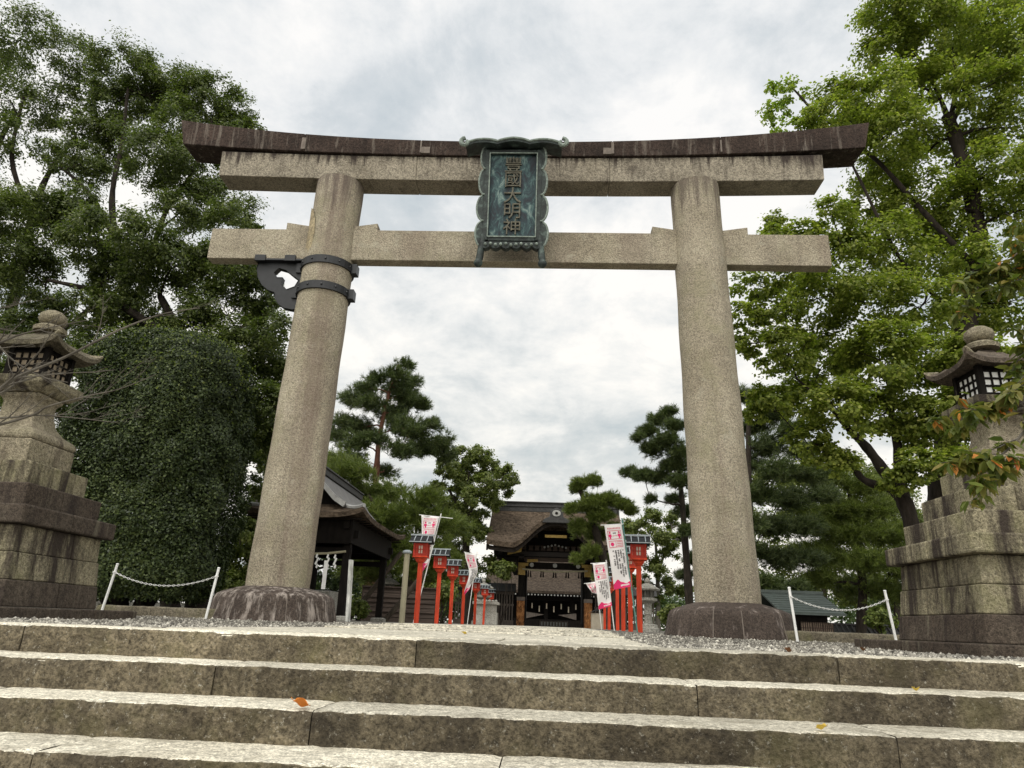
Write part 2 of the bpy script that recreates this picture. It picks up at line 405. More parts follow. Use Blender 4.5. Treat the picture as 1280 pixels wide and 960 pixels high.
cl = wm('ADD', wm('MULTIPLY', big, .56), wm('MULTIPLY', fine, .44))
cloud = wramp(cl, [(.36, (5.5, 6.2, 6.7)), (.44, (6.9, 7.35, 7.7)), (.495, (8.6, 8.8, 8.95)), (.555, (10.2, 10.1, 9.95))])
cover = wramp(cl, [(.28, (.93,)*3), (.42, (1.0,)*3)])
mixed = wmix(cover, sky.outputs[0], cloud)
low = wramp(sep.outputs[2], [(.0, (1.10, 1.06, .98)), (.25, (1.07, 1.05, 1.0)), (.6, (1.0, 1.0, 1.0))])
mixed = wmix(1.0, mixed, low, 'MULTIPLY')
# the unseen sky behind the viewer is boosted to brighten the stone fronts
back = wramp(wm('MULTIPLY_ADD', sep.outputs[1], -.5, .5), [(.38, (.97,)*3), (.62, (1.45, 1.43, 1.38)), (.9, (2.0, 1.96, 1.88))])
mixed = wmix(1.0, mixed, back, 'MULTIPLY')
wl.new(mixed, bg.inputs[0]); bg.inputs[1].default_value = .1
sl = bpy.data.lights.new('sun', 'SUN'); sl.energy = 1.9; sl.angle = RAD(20); sl.color = (1, .95, .87)
so = bpy.data.objects.new('sun', sl); COL.objects.link(so)
sd = Vector((math.sin(SUN_AZ)*math.cos(SUN_EL), math.cos(SUN_AZ)*math.cos(SUN_EL), math.sin(SUN_EL)))
so.rotation_euler = sd.to_track_quat('Z', 'Y').to_euler()
S.view_settings.view_transform = 'Standard'; S.view_settings.look = 'None'
S.view_settings.exposure = 0.0; S.view_settings.gamma = 1.0
S.cycles.max_bounces = 6; S.cycles.diffuse_bounces = 3; S.cycles.glossy_bounces = 2; S.cycles.transmission_bounces = 3; S.cycles.transparent_max_bounces = 4

# ------------------------------------------------------------------ ground, steps, path
RISE, GO, Y0 = .162, .435, 4.65
def ground_z(y): return -.01 if y < 8 else (-.01+.06*(y-8)/4 if y < 12 else .05)
mb = MB(); ys = [(-150, -1.52), (5.07, -1.52), (5.07, -.012), (8, -.01), (12, .05), (40, .05), (600, .05)]; xs = [-400, -60, -20, -8, 0, 8, 20, 60, 400]
for x in xs:
    for y, z in ys: mb.v.append((x, y, z))
for i in range(len(xs)-1):
    for j in range(len(ys)-1): mb.f.append((i*7+j, (i+1)*7+j, (i+1)*7+j+1, i*7+j+1))
gr_ = tag(mb.build('ground', M['ground']), kind='structure')
gr_.data.materials.append(M['asphalt'])
gr_.data.polygons.foreach_set('material_index', [1 if p.center.z < -.6 else 0 for p in gr_.data.polygons])

JOINTS = {0: [-5.6, -3.3, -.77, 1.80, 3.9, 5.8], 1: [-4.6, -1.83, .86, 3.4, 5.5], 2: [-5.2, -3.0, -1.12, 1.70, 4.2], 3: [-4.4, -2.2, -.17, 2.3, 4.6]}
TONES = {0: [.1, .15, .25, -.32, .05, .1, .1], 1: [.1, .12, -.12, -.05, .0, .1], 2: [0, -.05, .12, -.2, -.08, 0], 3: [.1, 0, .1, -.1, .1, 0]}
steps = empty('stone_steps', (0, Y0, 0)); tag(steps, kind='structure')
for i in range(10):
    y = Y0-GO*i; zt = -RISE*i
    js = [-9]+(JOINTS[i] if i < 4 else [-6+1.9*k+(i % 3)*.6 for k in range(7)])+[9]
    for k in range(len(js)-1):
        m_ = MB(); tops = rough_block(m_, js[k]+.003, js[k+1]-.003, y, y+GO+.10+(0 if i else .0), zt-RISE-.02, zt, res=.022 if i < 4 else .08, amp=.0045, r=.012, seed=i*17+k*5)
        ob = m_.build('step_stone', M['riser'], steps, smooth=True, tone=TONES.get(i, [0]*9)[k % len(TONES.get(i, [0]*9))])
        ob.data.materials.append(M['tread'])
        # upward tread faces: worn stone, with sky light also painted into their paleness
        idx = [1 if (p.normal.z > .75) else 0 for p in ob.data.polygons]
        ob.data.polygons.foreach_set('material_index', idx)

# the paved approach: rows of slabs from the steps to the inner gate
mb = MB(); rng = random.Random(3); y = 5.15
AX = lambda yy: -.66+(yy-11.5)*.043
while y < 40:
    d = rng.uniform(.7, 1.1); x = AX(y)-1.75
    while x < AX(y)+1.75-.2:
        w = min(rng.uniform(.8, 1.5), AX(y)+1.75-x)
        z = max(ground_z(y+d/2), ground_z(y))+.014+rng.uniform(-.003, .004)
        mb.box((x+w/2, y+d/2, z-.03), (w-.014, d-.014, .06))
        x += w
    y += d
tag(mb.build('path', M['paving'], bevel=.006), kind='structure')

# loose gravel either side of the path
def pebbles(n, seed):
    r = np.random.default_rng(seed)
    u = r.random(n); Y = 5.12+(u**1.8)*6.5
    X = r.uniform(-6.3, 5.8, n)*(.55+.45*np.minimum(Y/9, 1.1))
    ax = -.66+(Y-11.5)*.043
    keep = np.abs(X-ax) > 1.72+r.normal(0, .05, n)
    X, Y = X[keep], Y[keep]; n = len(X)
    s = np.clip(r.lognormal(-4.55, .38, n), .005, .028); Z = np.where(Y < 8, -.01, -.01+.06*(Y-8)/4)+s*.35
    octv = np.array([(1, 0, 0), (0, 1, 0), (-1, 0, 0), (0, -1, 0), (0, 0, .75), (0, 0, -.75)], float)
    Q = []
    a = r.uniform(0, 6.28, n); ca, sa = np.cos(a), np.sin(a)
    P = octv[None]*(s[:, None, None]*r.uniform(.7, 1.3, (n, 6, 1)))
    X2 = P[..., 0]*ca[:, None]-P[..., 1]*sa[:, None]; Y2 = P[..., 0]*sa[:, None]+P[..., 1]*ca[:, None]
    P = np.stack([X2+X[:, None], Y2+Y[:, None], P[..., 2]+Z[:, None]], -1)
    return P.reshape(-1, 3), n
P, n = pebbles(26000, 5)
F = np.array([(0, 1, 4), (1, 2, 4), (2, 3, 4), (3, 0, 4), (1, 0, 5), (2, 1, 5), (3, 2, 5), (0, 3, 5)], np.int32)
F = (F[None]+(np.arange(n, dtype=np.int32)*6)[:, None, None]).reshape(-1, 3)
me = bpy.data.meshes.new('gravel'); me.vertices.add(len(P)); me.vertices.foreach_set('co', P.astype(np.float32).reshape(-1))
me.loops.add(F.size); me.loops.foreach_set('vertex_index', F.reshape(-1)); me.polygons.add(len(F))
me.polygons.foreach_set('loop_start', np.arange(0, F.size, 3, dtype=np.int32)); me.polygons.foreach_set('loop_total', np.full(len(F), 3, np.int32))
me.update(calc_edges=True); me.materials.append(M['gravel'])
go = bpy.data.objects.new('gravel', me); COL.objects.link(go); tag(go, 'loose grey and cream gravel beside the paved approach', 'gravel', kind='stuff')

# ------------------------------------------------------------------ the great stone torii
XC, TD = -.658, 11.5
tor = thing('stone_torii', (XC, TD, 0), 'massive beige granite torii gate with dark stained top lintel above the steps', 'torii gate')
def beam(name, hl_t, hl_b, th_t, th_b, ztop, zbot, mat, cuts=(), bevel=.012, tones=None, roofed=0):
    """a curved lintel cut in blocks at the x values of cuts"""
    root = None; edges = [-1]+list(cuts)+[1]
    objs = []
    for k in range(len(edges)-1):
        m_ = MB(); N = 14; ring = 5 if roofed else 4
        for i in range(N+1):
            u = edges[k]+(edges[k+1]-edges[k])*i/N
            g = .0025 if 0 < k+i and i in (0, N) and abs(u) < 1 else 0
            uu = u+(g/hl_t if i == 0 else -g/hl_t)
            xt, xb = uu*hl_t, uu*hl_b
            row = [(xb, -th_b/2, zbot(uu)), (xt, -th_t/2, ztop(uu)), (xt, th_t/2, ztop(uu)), (xb, th_b/2, zbot(uu))]
            if roofed: row.insert(2, (xt, 0, ztop(uu)+roofed))
            for p in row: m_.v.append((p[0]+XC, p[1]+TD, p[2]))
        for i in range(N):
            for j in range(ring):
                j2 = (j+1) % ring; m_.f.append((i*ring+j, (i+1)*ring+j, (i+1)*ring+j2, i*ring+j2))
        m_.f.append(tuple(range(ring))); m_.f.append(tuple(N*ring+j for j in range(ring-1, -1, -1)))
        objs.append((m_, (tones or [0]*9)[k]))
    big_ = MB()
    for m_, _ in objs: big_.add(m_.v, m_.f)
    return big_.build(name, mat, tor, bevel=bevel)
sg = lambda a, e=2.3: (lambda u: a*abs(u)**e)
beam('top_lintel', 6.60, 6.48, .66, .60, lambda u: 8.775+.47*abs(u)**2.3, lambda u: 8.475+.235*abs(u)**2.3, M['cap_stone'], (-.62, -.275, .275, .58), roofed=.05)
beam('upper_beam', 5.70, 5.68, .50, .50, lambda u: 8.472+.11*abs(u)**2.2, lambda u: 7.955+.08*abs(u)**2.2, M['granite_stained'], (-.33, .31))
mb = MB()
for a, b_ in ((-5.66, -3.0), (-2.995, 3.0), (3.005, 5.68)): mb.b(XC+a, XC+b_, TD-.125, TD+.125, 6.325, 6.95)
nuki = mb.build('tie_beam', M['granite'], tor, bevel=.012)
# pale mortar at the joints of the top lintel
for u, w in ((-.62, .085), (-.275, .03), (.275, .05), (.58, .03)):
    x = XC+u*6.6; zc = 8.475+.235*abs(u)**2.3
    mb = MB(); mb.b(x-w/2, x+w/2, TD-.334, TD-.30, zc+.03, zc+.29); mb.build('mortar_patch', M['mortar'], tor, bevel=.004)
for u in (-.262, .262):
    x = XC+u*6.6; zc = 8.49
    mb = MB(); mb.b(x-.09, x+.09, TD-.327, TD-.29, zc+.02, zc+.16); mb.build('mortar_patch', M['mortar'], tor, bevel=.004)
for sgn in (-1, 1):
    xb, xt = XC+sgn*3.53, XC+sgn*3.365
    mb = MB(); N = 26; pts = []; rr = []
    for i in range(N+1):
        q = i/N; z = .50+(7.965-.50)*q
        pts.append((xb+(xt-xb)*q, TD, z)); rr.append(.492+(.436-.492)*q+.006*math.sin(i*1.3))
    mb.tube(pts, rr, 40)
    col = mb.build('pillar', M['granite_pillar'], tor, smooth=True, tone=.03 if sgn < 0 else -.02)
    mb = MB()
    mb.lathe((xb, TD, 0), [(1.0, -.05), (.985, .06), (.92, .34), (.89, .405), (.80, .45), (.60, .51), (.50, .535)], 16, rot=.1)
    pl = mb.build('plinth', M['plinth_streaked'] if sgn < 0 else M['plinth'], col, bevel=.015)
    for w in ((-1.9, -1.05) if sgn < 0 else (-2.05, -1.62, -.9)):
        mb = MB(); ps = []
        for r, z in ((.99, .04), (.923, .34), (.89, .408)): ps.append((xb+(r*.988)*math.cos(w), TD+(r*.988)*math.sin(w), z))
        mb.tube(ps, .008, 6)
        mb.build('plinth_joint', M['mortar'], col)
# wedges on the tie beam
def wedge(x0, x1, h0, h1):
    m_ = MB(); m_.extrude([(x0, TD-.11, 6.952), (x1, TD-.11, 6.952), (x1, TD-.11, 6.952+h1), (x0, TD-.11, 6.952+h0)], (0, .22, 0)); m_.build('wedge', M['granite'], tor, bevel=.01)
for sgn in (-1, 1):
    c = XC+sgn*3.40
    wedge(c+.36, c+.86, .07, .15); wedge(c-.86, c-.36, .15, .07)
# repair patch on the left pillar, chipped collar on the right one
def band(z0, z1, r_add, name='iron_band'):
    q = ((z0+z1)/2-.5)/7.465; xc = XC-3.53+(.165)*q; r = .492-.056*q+.006
    m_ = MB(); m_.lathe((xc, TD, 0), [(r, z0), (r+r_add, z0), (r+r_add, z1), (r, z1)], 40)
    for a in range(12):
        w = a*PI/6+.2
        m_.ball((xc+(r+r_add)*math.cos(w), TD+(r+r_add)*math.sin(w), (z0+z1)/2), .022, 6, 4)
    # clamp lugs at the sides
    for s_ in (-1, 1): m_.b(xc+s_*(r+.045)-.06, xc+s_*(r+.045)+.06, TD-.09, TD+.09, z0-.02, z1+.02)
    return m_.build(name, M['iron'], tor, smooth=False)
band(6.09, 6.235, .028); band(5.58, 5.725, .028)
# curved iron brace under the outer end of the tie beam
xr = XC-3.40-.40; mb = MB()
out = [(.03, 6.30), (-.90, 6.30), (-.92, 6.16), (-.88, 5.99), (-.78, 5.83), (-.64, 5.72), (-.52, 5.68), (-.50, 5.58), (-.42, 5.45), (-.30, 5.37), (-.14, 5.34), (.03, 5.38)]
hole = [(-.16, 5.80), (-.30, 5.74), (-.42, 5.86), (-.40, 5.98), (-.52, 5.98), (-.58, 6.08), (-.50, 6.17), (-.36, 6.13), (-.22, 6.02), (-.10, 5.94)]
bm = bmesh.new()
def loop(ps, y): return [bm.verts.new((xr+x, y, z)) for x, z in ps]
from mathutils.geometry import delaunay_2d_cdt
def plate_with_hole(outer, inner):
    pts = [Vector(p) for p in outer]+[Vector(p) for p in inner]; n1 = len(outer); n2 = len(inner)
    ed = [(i, (i+1) % n1) for i in range(n1)]+[(n1+i, n1+(i+1) % n2) for i in range(n2)]
    r = delaunay_2d_cdt(pts, ed, [list(range(n1)), list(range(n1+n2-1, n1-1, -1))], 2, 1e-5)
    def inside(p, poly):
        c = False
        for i in range(len(poly)):
            a, b = poly[i], poly[i-1]
            if (a[1] > p[1]) != (b[1] > p[1]) and p[0] < (b[0]-a[0])*(p[1]-a[1])/(b[1]-a[1])+a[0]: c = not c
        return c
    V = [tuple(v) for v in r[0]]; T = []
    for f in r[2]:
        c = (sum(V[i][0] for i in f)/len(f), sum(V[i][1] for i in f)/len(f))
        if inside(c, outer) and not inside(c, inner): T.append(tuple(f))
    return V, T
V, T = plate_with_hole(out, hole)
nv = len(V); ya, yb = TD-.05, TD+.05
mb.add([(xr+x, ya, z) for x, z in V]+[(xr+x, yb, z) for x, z in V], T+[tuple(i+nv for i in reversed(f)) for f in T])
def rim(mb_, poly, off=0):
    n_ = len(poly); o = len(mb_.v)
    mb_.v += [(xr+x, ya-.015, z) for x, z in poly]+[(xr+x, yb+.015, z) for x, z in poly]
    mb_.f += [(o+i, o+(i+1) % n_, o+n_+(i+1) % n_, o+n_+i) for i in range(n_)]
rim(mb, out); rim(mb, hole)
bm.free()
mb.b(xr-.94, xr+.02, TD-.15, TD+.15, 6.285, 6.322)
for x in (-.84, -.28): mb.b(xr+x-.10, xr+x+.10, TD-.165, TD-.128, 6.27, 6.39)
mb.build('iron_brace', M['iron'], tor, bevel=.004)
# thin scar lines: patched stone on the pillars
mb = MB(); q = (6.7-.5)/7.465; xc = XC-3.53+.165*q; r = .492-.056*q
pts = [(a, z) for a, z in ((-2.62, 7.35), (-2.35, 7.25), (-2.12, 7.0), (-2.04, 6.72), (-2.12, 6.45), (-2.3, 6.33), (-2.62, 6.32))]
base_ = [(xc+(r+.012)*math.cos(a), TD+(r+.012)*math.sin(a), z) for a, z in pts]
cen = (xc+(r+.02)*math.cos(-2.4), TD+(r+.02)*math.sin(-2.4), 6.8)
mb.add(base_+[cen], [(i, i+1, len(base_)) for i in range(len(base_)-1)]+[(len(base_)-1, 0, len(base_))])
mb.build('repair_patch', stone('patched_granite', (.34, .28, .17), (.44, .37, .24), (.12, .1, .07), streak=.3, pit=24), tor)

# ------------------------------------------------------------------ bronze plaque
plaque = thing('shrine_plaque', (XC-.01, TD-.62, 6.15), 'verdigris bronze shrine name plaque with scalloped frame hanging on torii', 'plaque')
TILT = Matrix.Translation((XC-.01, TD-.40, 6.2)) @ Matrix.Rotation(RAD(9), 4, 'X')
SQ = lambda z: z if z < .42 else .42+(z-.42)*.885
def pl_build(m_, name, mat, parent=plaque, **k):
    m_.v = [(x, y, SQ(z)) for x, y, z in m_.v]
    return m_.xform(TILT).build(name, mat, parent, **k)
# local: x right, y out of the picture (negative = towards viewer), z up from the plaque's foot
mb = MB(); mb.b(-.43, .43, -.04, .03, .42, 2.20); panel = pl_build(mb, 'name_panel', M['panel'])
mb = MB()
for x in (-.465, .465): mb.b(x-.05, x+.05, -.10, .05, .34, 2.28)
for z in (.37, 2.235): mb.b(-.415, .415, -.10, .05, z-.045, z+.045)
pl_build(mb, 'inner_frame', M['bronze'], bevel=.012)
mb = MB()
for x in (-.425, .425): mb.b(x-.01, x+.01, -.115, -.09, .40, 2.20)
for z in (.405, 2.195): mb.b(-.43, .43, -.116, -.09, z-.01, z+.01)
pl_build(mb, 'frame_moulding', M['bronze_pale'])
def scallop(sgn):
    pts_in = [(.50, 2.42), (.50, .10)]
    prof = []
    lob = [(2.36, 1.86, .585), (1.86, 1.30, .60), (1.30, .74, .615), (.74, .22, .62)]
    for i, (z1, z0, xm) in enumerate(lob):
        for k in range(9):
            a = k/8; z = z1+(z0-z1)*a; x = .515+.008*i+(xm-.515)*(math.sin(PI*a)**.55)
            prof.append((x, z))
    poly = [(.50, 2.36)]+prof+[(.50, .22)]
    m_ = MB(); m_.extrude([(sgn*x, -.09, z) for x, z in poly], (0, .10, 0))
    m2 = MB(); m2.tube([(sgn*x, -.075, z) for x, z in prof], .022, 6)
    for z in (1.86, 1.30, .74): m2.tube([(sgn*.50, -.10, z), (sgn*.54, -.10, z)], .018, 6)
    return m_, m2
for s_ in (-1, 1):
    a, b2 = scallop(s_)
    sf = pl_build(a, 'scalloped_side', M['bronze'], bevel=.01)
    pl_build(b2, 'rolled_edge', M['bronze_pale'], sf, smooth=True)
    mb = MB(); mb.tube([(s_*.50, -.05, .45), (s_*.52, -.07, .25), (s_*.55, -.09, .0), (s_*.57, -.13, -.13)], [.055, .06, .065, .05], 10); mb.ball((s_*.56, -.17, -.11), .08, 10, 7)
    pl_build(mb, 'scroll_foot', M['bronze'], smooth=True)
mb = MB()
apron = [(-.55, .30)]+[(-.55+1.1*k/24, .22-.05*abs(math.sin(k*PI/4))) for k in range(25)]+[(.55, .30)]
mb.extrude([(x, -.13, z) for x, z in apron], (0, .16, 0)); pl_build(mb, 'apron', M['bronze'], bevel=.006)
mb = MB()
for k in range(11): mb.ball((-.45+.09*k, -.14, .25+.012*math.sin(k*2.1)), .03, 8, 5)
pl_build(mb, 'bead_trim', M['bronze_pale'], smooth=True)
# rippled canopy with curled ends
mb = MB(); top = []
for k in range(49):
    x = -.86+1.72*k/48; u = abs(x)/.86
    z = 2.40-.03*u+.06*abs(math.cos(x/.86*PI*1.5))**.8
    top.append((x, z))
N = len(top)
for (x, z) in top:
    d = .27-.04*(abs(x)/.86)**2
    mb.v += [(x, -d, z-.02), (x, -d*.5, z+.03), (x, .16, z+.04), (x, .16, z-.12), (x, -d*.5, z-.11), (x, -d, z-.10)]
for i in range(N-1):
    for j in range(6): mb.f.append((i*6+j, (i+1)*6+j, (i+1)*6+(j+1) % 6, i*6+(j+1) % 6))
mb.f += [tuple(range(6)), tuple((N-1)*6+j for j in range(5, -1, -1))]
can = pl_build(mb, 'canopy', M['bronze'])
mb = MB(); mb.tube([(x, -.27+.04*(abs(x)/.86)**2, z-.03) for x, z in top], .026, 6)
for s_ in (-1, 1):
    mb.tube([(s_*(.87+(.095-.006*i)*math.cos(a)), -.23, 2.35+(.095-.006*i)*math.sin(a)) for i, a in enumerate([PI/2-i*.5 for i in range(13)])], [.042]*12+[.02], 8)
pl_build(mb, 'curled_rim', M['bronze_pale'], can, smooth=True)
mb = MB()
for s_ in (-1, 1): mb.b(s_*.30-.04, s_*.30+.04, -.02, .12, 2.22, 2.44)
mb.b(-.50, .50, .05, .11, .35, 2.35); pl_build(mb, 'hanger', M['bronze'])
def glyphs(text, size, depth):
    """mesh of a line of writing, centred on the origin in the XZ plane"""
    cu = bpy.data.curves.new('writing', 'FONT'); cu.body = text; cu.size = size; cu.extrude = depth; cu.align_x = 'CENTER'; cu.align_y = 'CENTER'; cu.resolution_u = 3
    ob = bpy.data.objects.new('writing', cu); COL.objects.link(ob)
    dg = bpy.context.evaluated_depsgraph_get(); me = bpy.data.meshes.new_from_object(ob.evaluated_get(dg))
    vs = [Vector(v.co) for v in me.vertices]; fs = [tuple(p.vertices) for p in me.polygons]
    bpy.data.objects.remove(ob); bpy.data.curves.remove(cu); bpy.data.meshes.remove(me)
    if vs:
        cx = (min(v.x for v in vs)+max(v.x for v in vs))/2; cy = (min(v.y for v in vs)+max(v.y for v in vs))/2
        vs = [(v.x-cx, -v.z, v.y-cy) for v in vs]
    return vs, fs
mb = MB()
for k, ch in enumerate('豐國大明神'):
    vs, fs = glyphs(ch, .36, .022)
    mb.add([(x*.95, y-.055, z*1.0+1.97-.335*k) for x, y, z in vs], fs)
pl_build(mb, 'lettering', M['gilt'], panel)

# ------------------------------------------------------------------ the two tall stone lanterns
def stone_lantern(cx, cy, mir, label, wd=1.0):
    L = thing('tall_stone_lantern', (cx, cy, 0), label, 'stone lantern', 'tall stone lanterns flanking the torii')
    rnd = random.Random(int(cx*10))
    def course(name, hx, hy, z0, z1, mat, n, parent=L, bev=.014, taper=1.0):
        """one course of hewn stones: a ring of blocks with open joints round a core"""
        m_ = MB(); hx, hy = hx*wd, hy*(.5+.5*wd)
        cuts = sorted([-1, 1]+[max(-.8, min(.8, -1+2*(k+1)/n+rnd.uniform(-.12, .12))) for k in range(n-1)])
        for k in range(n):
            x0, x1 = cx+hx*cuts[k]+(.002 if k else 0), cx+hx*cuts[k+1]-(.002 if k < n-1 else 0)
            cy_cut = cy+rnd.uniform(-.35, .35)*hy; e = .004
            for (ya_, yb_) in ((cy-hy, cy_cut-.002), (cy_cut+.002, cy+hy)):
                m_.b(x0, x1, ya_+rnd.uniform(0, e), yb_-rnd.uniform(0, e), z0+.001, z1-.002)
        if taper != 1.0:
            m_.v = [(cx+(x-cx)*(1-(1-taper)*(z-z0)/(z1-z0)), cy+(y-cy)*(1-(1-taper)*(z-z0)/(z1-z0)), z) for x, y, z in m_.v]
        return m_.build(name, mat, parent, bevel=bev, tone=rnd.uniform(-.12, .12))
    course('ground_slab', 1.30, 1.28, -.05, .10, M['lantern_dark'], 3)
    course('base_course', .98, .84, .10, .36, M['lantern_dark'], 2, taper=.975)
    course('base_course', .945, .81, .36, .63, M['lantern_stone'], 3, taper=.975)
    course('base_course', .905, .78, .63, .905, M['lantern_stone'], 3, taper=.985)
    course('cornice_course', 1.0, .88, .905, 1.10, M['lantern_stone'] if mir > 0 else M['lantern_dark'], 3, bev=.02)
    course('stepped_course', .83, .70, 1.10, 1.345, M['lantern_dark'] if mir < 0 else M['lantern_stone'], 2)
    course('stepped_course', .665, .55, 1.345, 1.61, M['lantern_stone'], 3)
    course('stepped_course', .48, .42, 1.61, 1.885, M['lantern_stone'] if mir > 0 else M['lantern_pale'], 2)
    # flared pedestal of square section
    mb = MB(); pr = [(.42, 1.885), (.43, 1.94), (.40, 1.985), (.31, 2.04), (.24, 2.13), (.205, 2.25), (.20, 2.38), (.24, 2.43), (.255, 2.47)]
    mb.lathe((cx, cy, 0), pr, square=True, sy=.92); mb.build('pedestal', M['lantern_pale'], L, bevel=.02, tone=-.05)
    mb = MB(); mb.lathe((cx, cy, 0), [(.28, 2.47), (.33, 2.52), (.375, 2.565), (.375, 2.65)], square=True, sy=.95)
    pf = mb.build('platform', M['lantern_stone'], L, bevel=.012, tone=-.2)
    # timber fire box with papered lattice windows
    mb = MB(); hb = .215; z0, z1 = 2.652, 3.03
    for sx in (-1, 1):
        for sy in (-1, 1): mb.b(cx+sx*hb-.03, cx+sx*hb+.03, cy+sy*hb-.03, cy+sy*hb+.03, z0, z1)
    mb.b(cx-hb+.02, cx+hb-.02, cy-hb+.02, cy+hb-.02, z0, z0+.05); mb.b(cx-hb+.02, cx+hb-.02, cy-hb+.02, cy+hb-.02, z1-.06, z1)
    fb = mb.build('fire_box', M['darkwood'], L)
    for ax, sg_ in (('y', -1), ('x', -1), ('x', 1), ('y', 1)):
        mp_, mlat = MB(), MB()
        def pan(a0, a1, b0, b1, d0, d1, m_):
            if ax == 'y': m_.b(cx+a0, cx+a1, *sorted((cy+sg_*d0, cy+sg_*d1)), b0, b1)
            else: m_.b(*sorted((cx+sg_*d0, cx+sg_*d1)), cy+a0, cy+a1, b0, b1)
        pan(-hb+.032, hb-.032, z0+.052, z1-.062, hb-.012, hb-.004, mp_)
        for k in range(5):
            a = -hb+.032+(2*hb-.064)*k/4; w = .013 if k in (0, 4) else .009
            pan(a-w, a+w, z0+.052, z1-.062, hb-.003, hb+.012, mlat)
        for k in range(4):
            zc = z0+.052+(z1-z0-.114)*k/3; pan(-hb+.03, hb-.03, zc-.01, zc+.01, hb-.002, hb+.016, mlat)
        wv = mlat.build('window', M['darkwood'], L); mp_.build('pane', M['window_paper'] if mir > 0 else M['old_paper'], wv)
    # roof with upturned corners
    mb = MB(); N = 12; R = .43
    def rz(u, v):
        d = max(abs(u), abs(v)); c = min(abs(u), abs(v))/max(d, 1e-6)
        return 3.36-.31*d**.75+.10*(c**4)*(d**3)
    for i in range(N+1):
        for j in range(N+1):
            u, v = -1+2*i/N, -1+2*j/N; k = 1+.04*(abs(u*v))**3; mb.v.append((cx+u*R*k, cy+v*R*.97*k, rz(u, v)))
    n1 = len(mb.v)
    for i in range(N+1):
        for j in range(N+1):
            u, v = -1+2*i/N, -1+2*j/N; d = max(abs(u), abs(v)); k = 1+.04*(abs(u*v))**3
            mb.v.append((cx+u*R*k*.985, cy+v*R*.97*k*.985, min(rz(u, v)-.055, 3.03+.02*d+.10*(min(abs(u), abs(v))/max(d, 1e-6))**4*d**3)))
    for i in range(N):
        for j in range(N):
            a = i*(N+1)+j; mb.f += [(a, a+N+1, a+N+2, a+1), (n1+a, n1+a+1, n1+a+N+2, n1+a+N+1)]
    bd = [i*(N+1) for i in range(N+1)]+[N*(N+1)+j for j in range(1, N+1)]+[i*(N+1)+N for i in range(N-1, -1, -1)]+[j for j in range(N-1, 0, -1)]
    for k in range(len(bd)): a, b_ = bd[k], bd[(k+1) % len(bd)]; mb.f.append((a, b_, n1+b_, n1+a))
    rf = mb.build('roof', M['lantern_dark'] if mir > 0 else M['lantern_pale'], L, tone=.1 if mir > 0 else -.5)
    for sx in (-1, 1):
        for sy in (-1, 1):
            mb = MB(); mb.tube([(cx+sx*R*.80, cy+sy*R*.80, 3.10), (cx+sx*R*.95, cy+sy*R*.93, 3.125), (cx+sx*R*1.04, cy+sy*R*1.02, 3.165)], [.05, .04, .012], 6)
            mb.build('corner_horn', M['lantern_pale'], rf, smooth=True)
    mb = MB(); mb.lathe((cx, cy, 0), [(.18, 3.30), (.185, 3.35), (.13, 3.385), (.09, 3.40)], 20); mb.lathe((cx, cy, 0), [(.085, 3.395), (.135, 3.425), (.158, 3.475), (.145, 3.53), (.09, 3.575), (.025, 3.60)], 20)
    mb.build('finial', M['lantern_pale'], L, smooth=True, tone=-.1)
    return L
stone_lantern(-6.12, 7.8, -1, 'tall stone lantern behind bare twigs, on a dark streaked stepped base', .87)
stone_lantern(5.02, 7.8, 1, 'tall stone lantern with white lattice windows behind autumn cherry leaves')

# ------------------------------------------------------------------ kerbs, white posts and chains
for x0, x1, lab in ((-6.6, -4.75, 'low mossy kerb stone running from the streaked plinth under the dark clipped evergreen'), (3.35, 5.6, 'low brown kerb stone in front of the small lattice-windowed store')):
    mb = MB(); rough_block(mb, x0, x1, 10.75, 10.98, .0, .17, res=.05, amp=.008, r=.02, seed=x0)
    tag(mb.build('stone_kerb', M['kerb'], smooth=True), lab, 'kerb')
POSTS = [((128, 757), (141, 705), 'white post standing beside the stone base of the twig-covered lantern', 10.4),
         ((257, 773), (267, 710), 'white post standing against the streaked plinth near the dark clipped evergreen', 10.2),
         ((997, 801), (992, 735), 'white post standing in front of the lattice-windowed store', 10.2),
         ((1120, 795), (1113, 739), 'white post standing beside the stone base of the lantern with lattice windows', 10.4)]
pt = []
for (b0, t0, lab, Y) in POSTS:
    p, q = at(*b0, Y), at(*t0, Y); p.z = max(0.0, ground_z(Y)); q.x = p.x*.985; q.y = Y
    L = thing('chain_post', p, lab, 'post', 'white chain posts')
    mb = MB(); mb.tube([p, q], .018, 10); mb.build('post', M['white'], L, smooth=True)
    mb = MB(); mb.tube([q, q+Vector((0, 0, .012))], [.022, .016], 10); mb.build('cap', M['white'], L, smooth=True); r_ = q.lerp(p, .16); mb = MB(); mb.tube([r_+Vector((0, -.04, 0)), r_+Vector((0, .04, 0))], .012, 6); mb.build('chain_hook', M['white'], L, smooth=True)
    pt.append(q.lerp(p, .16))
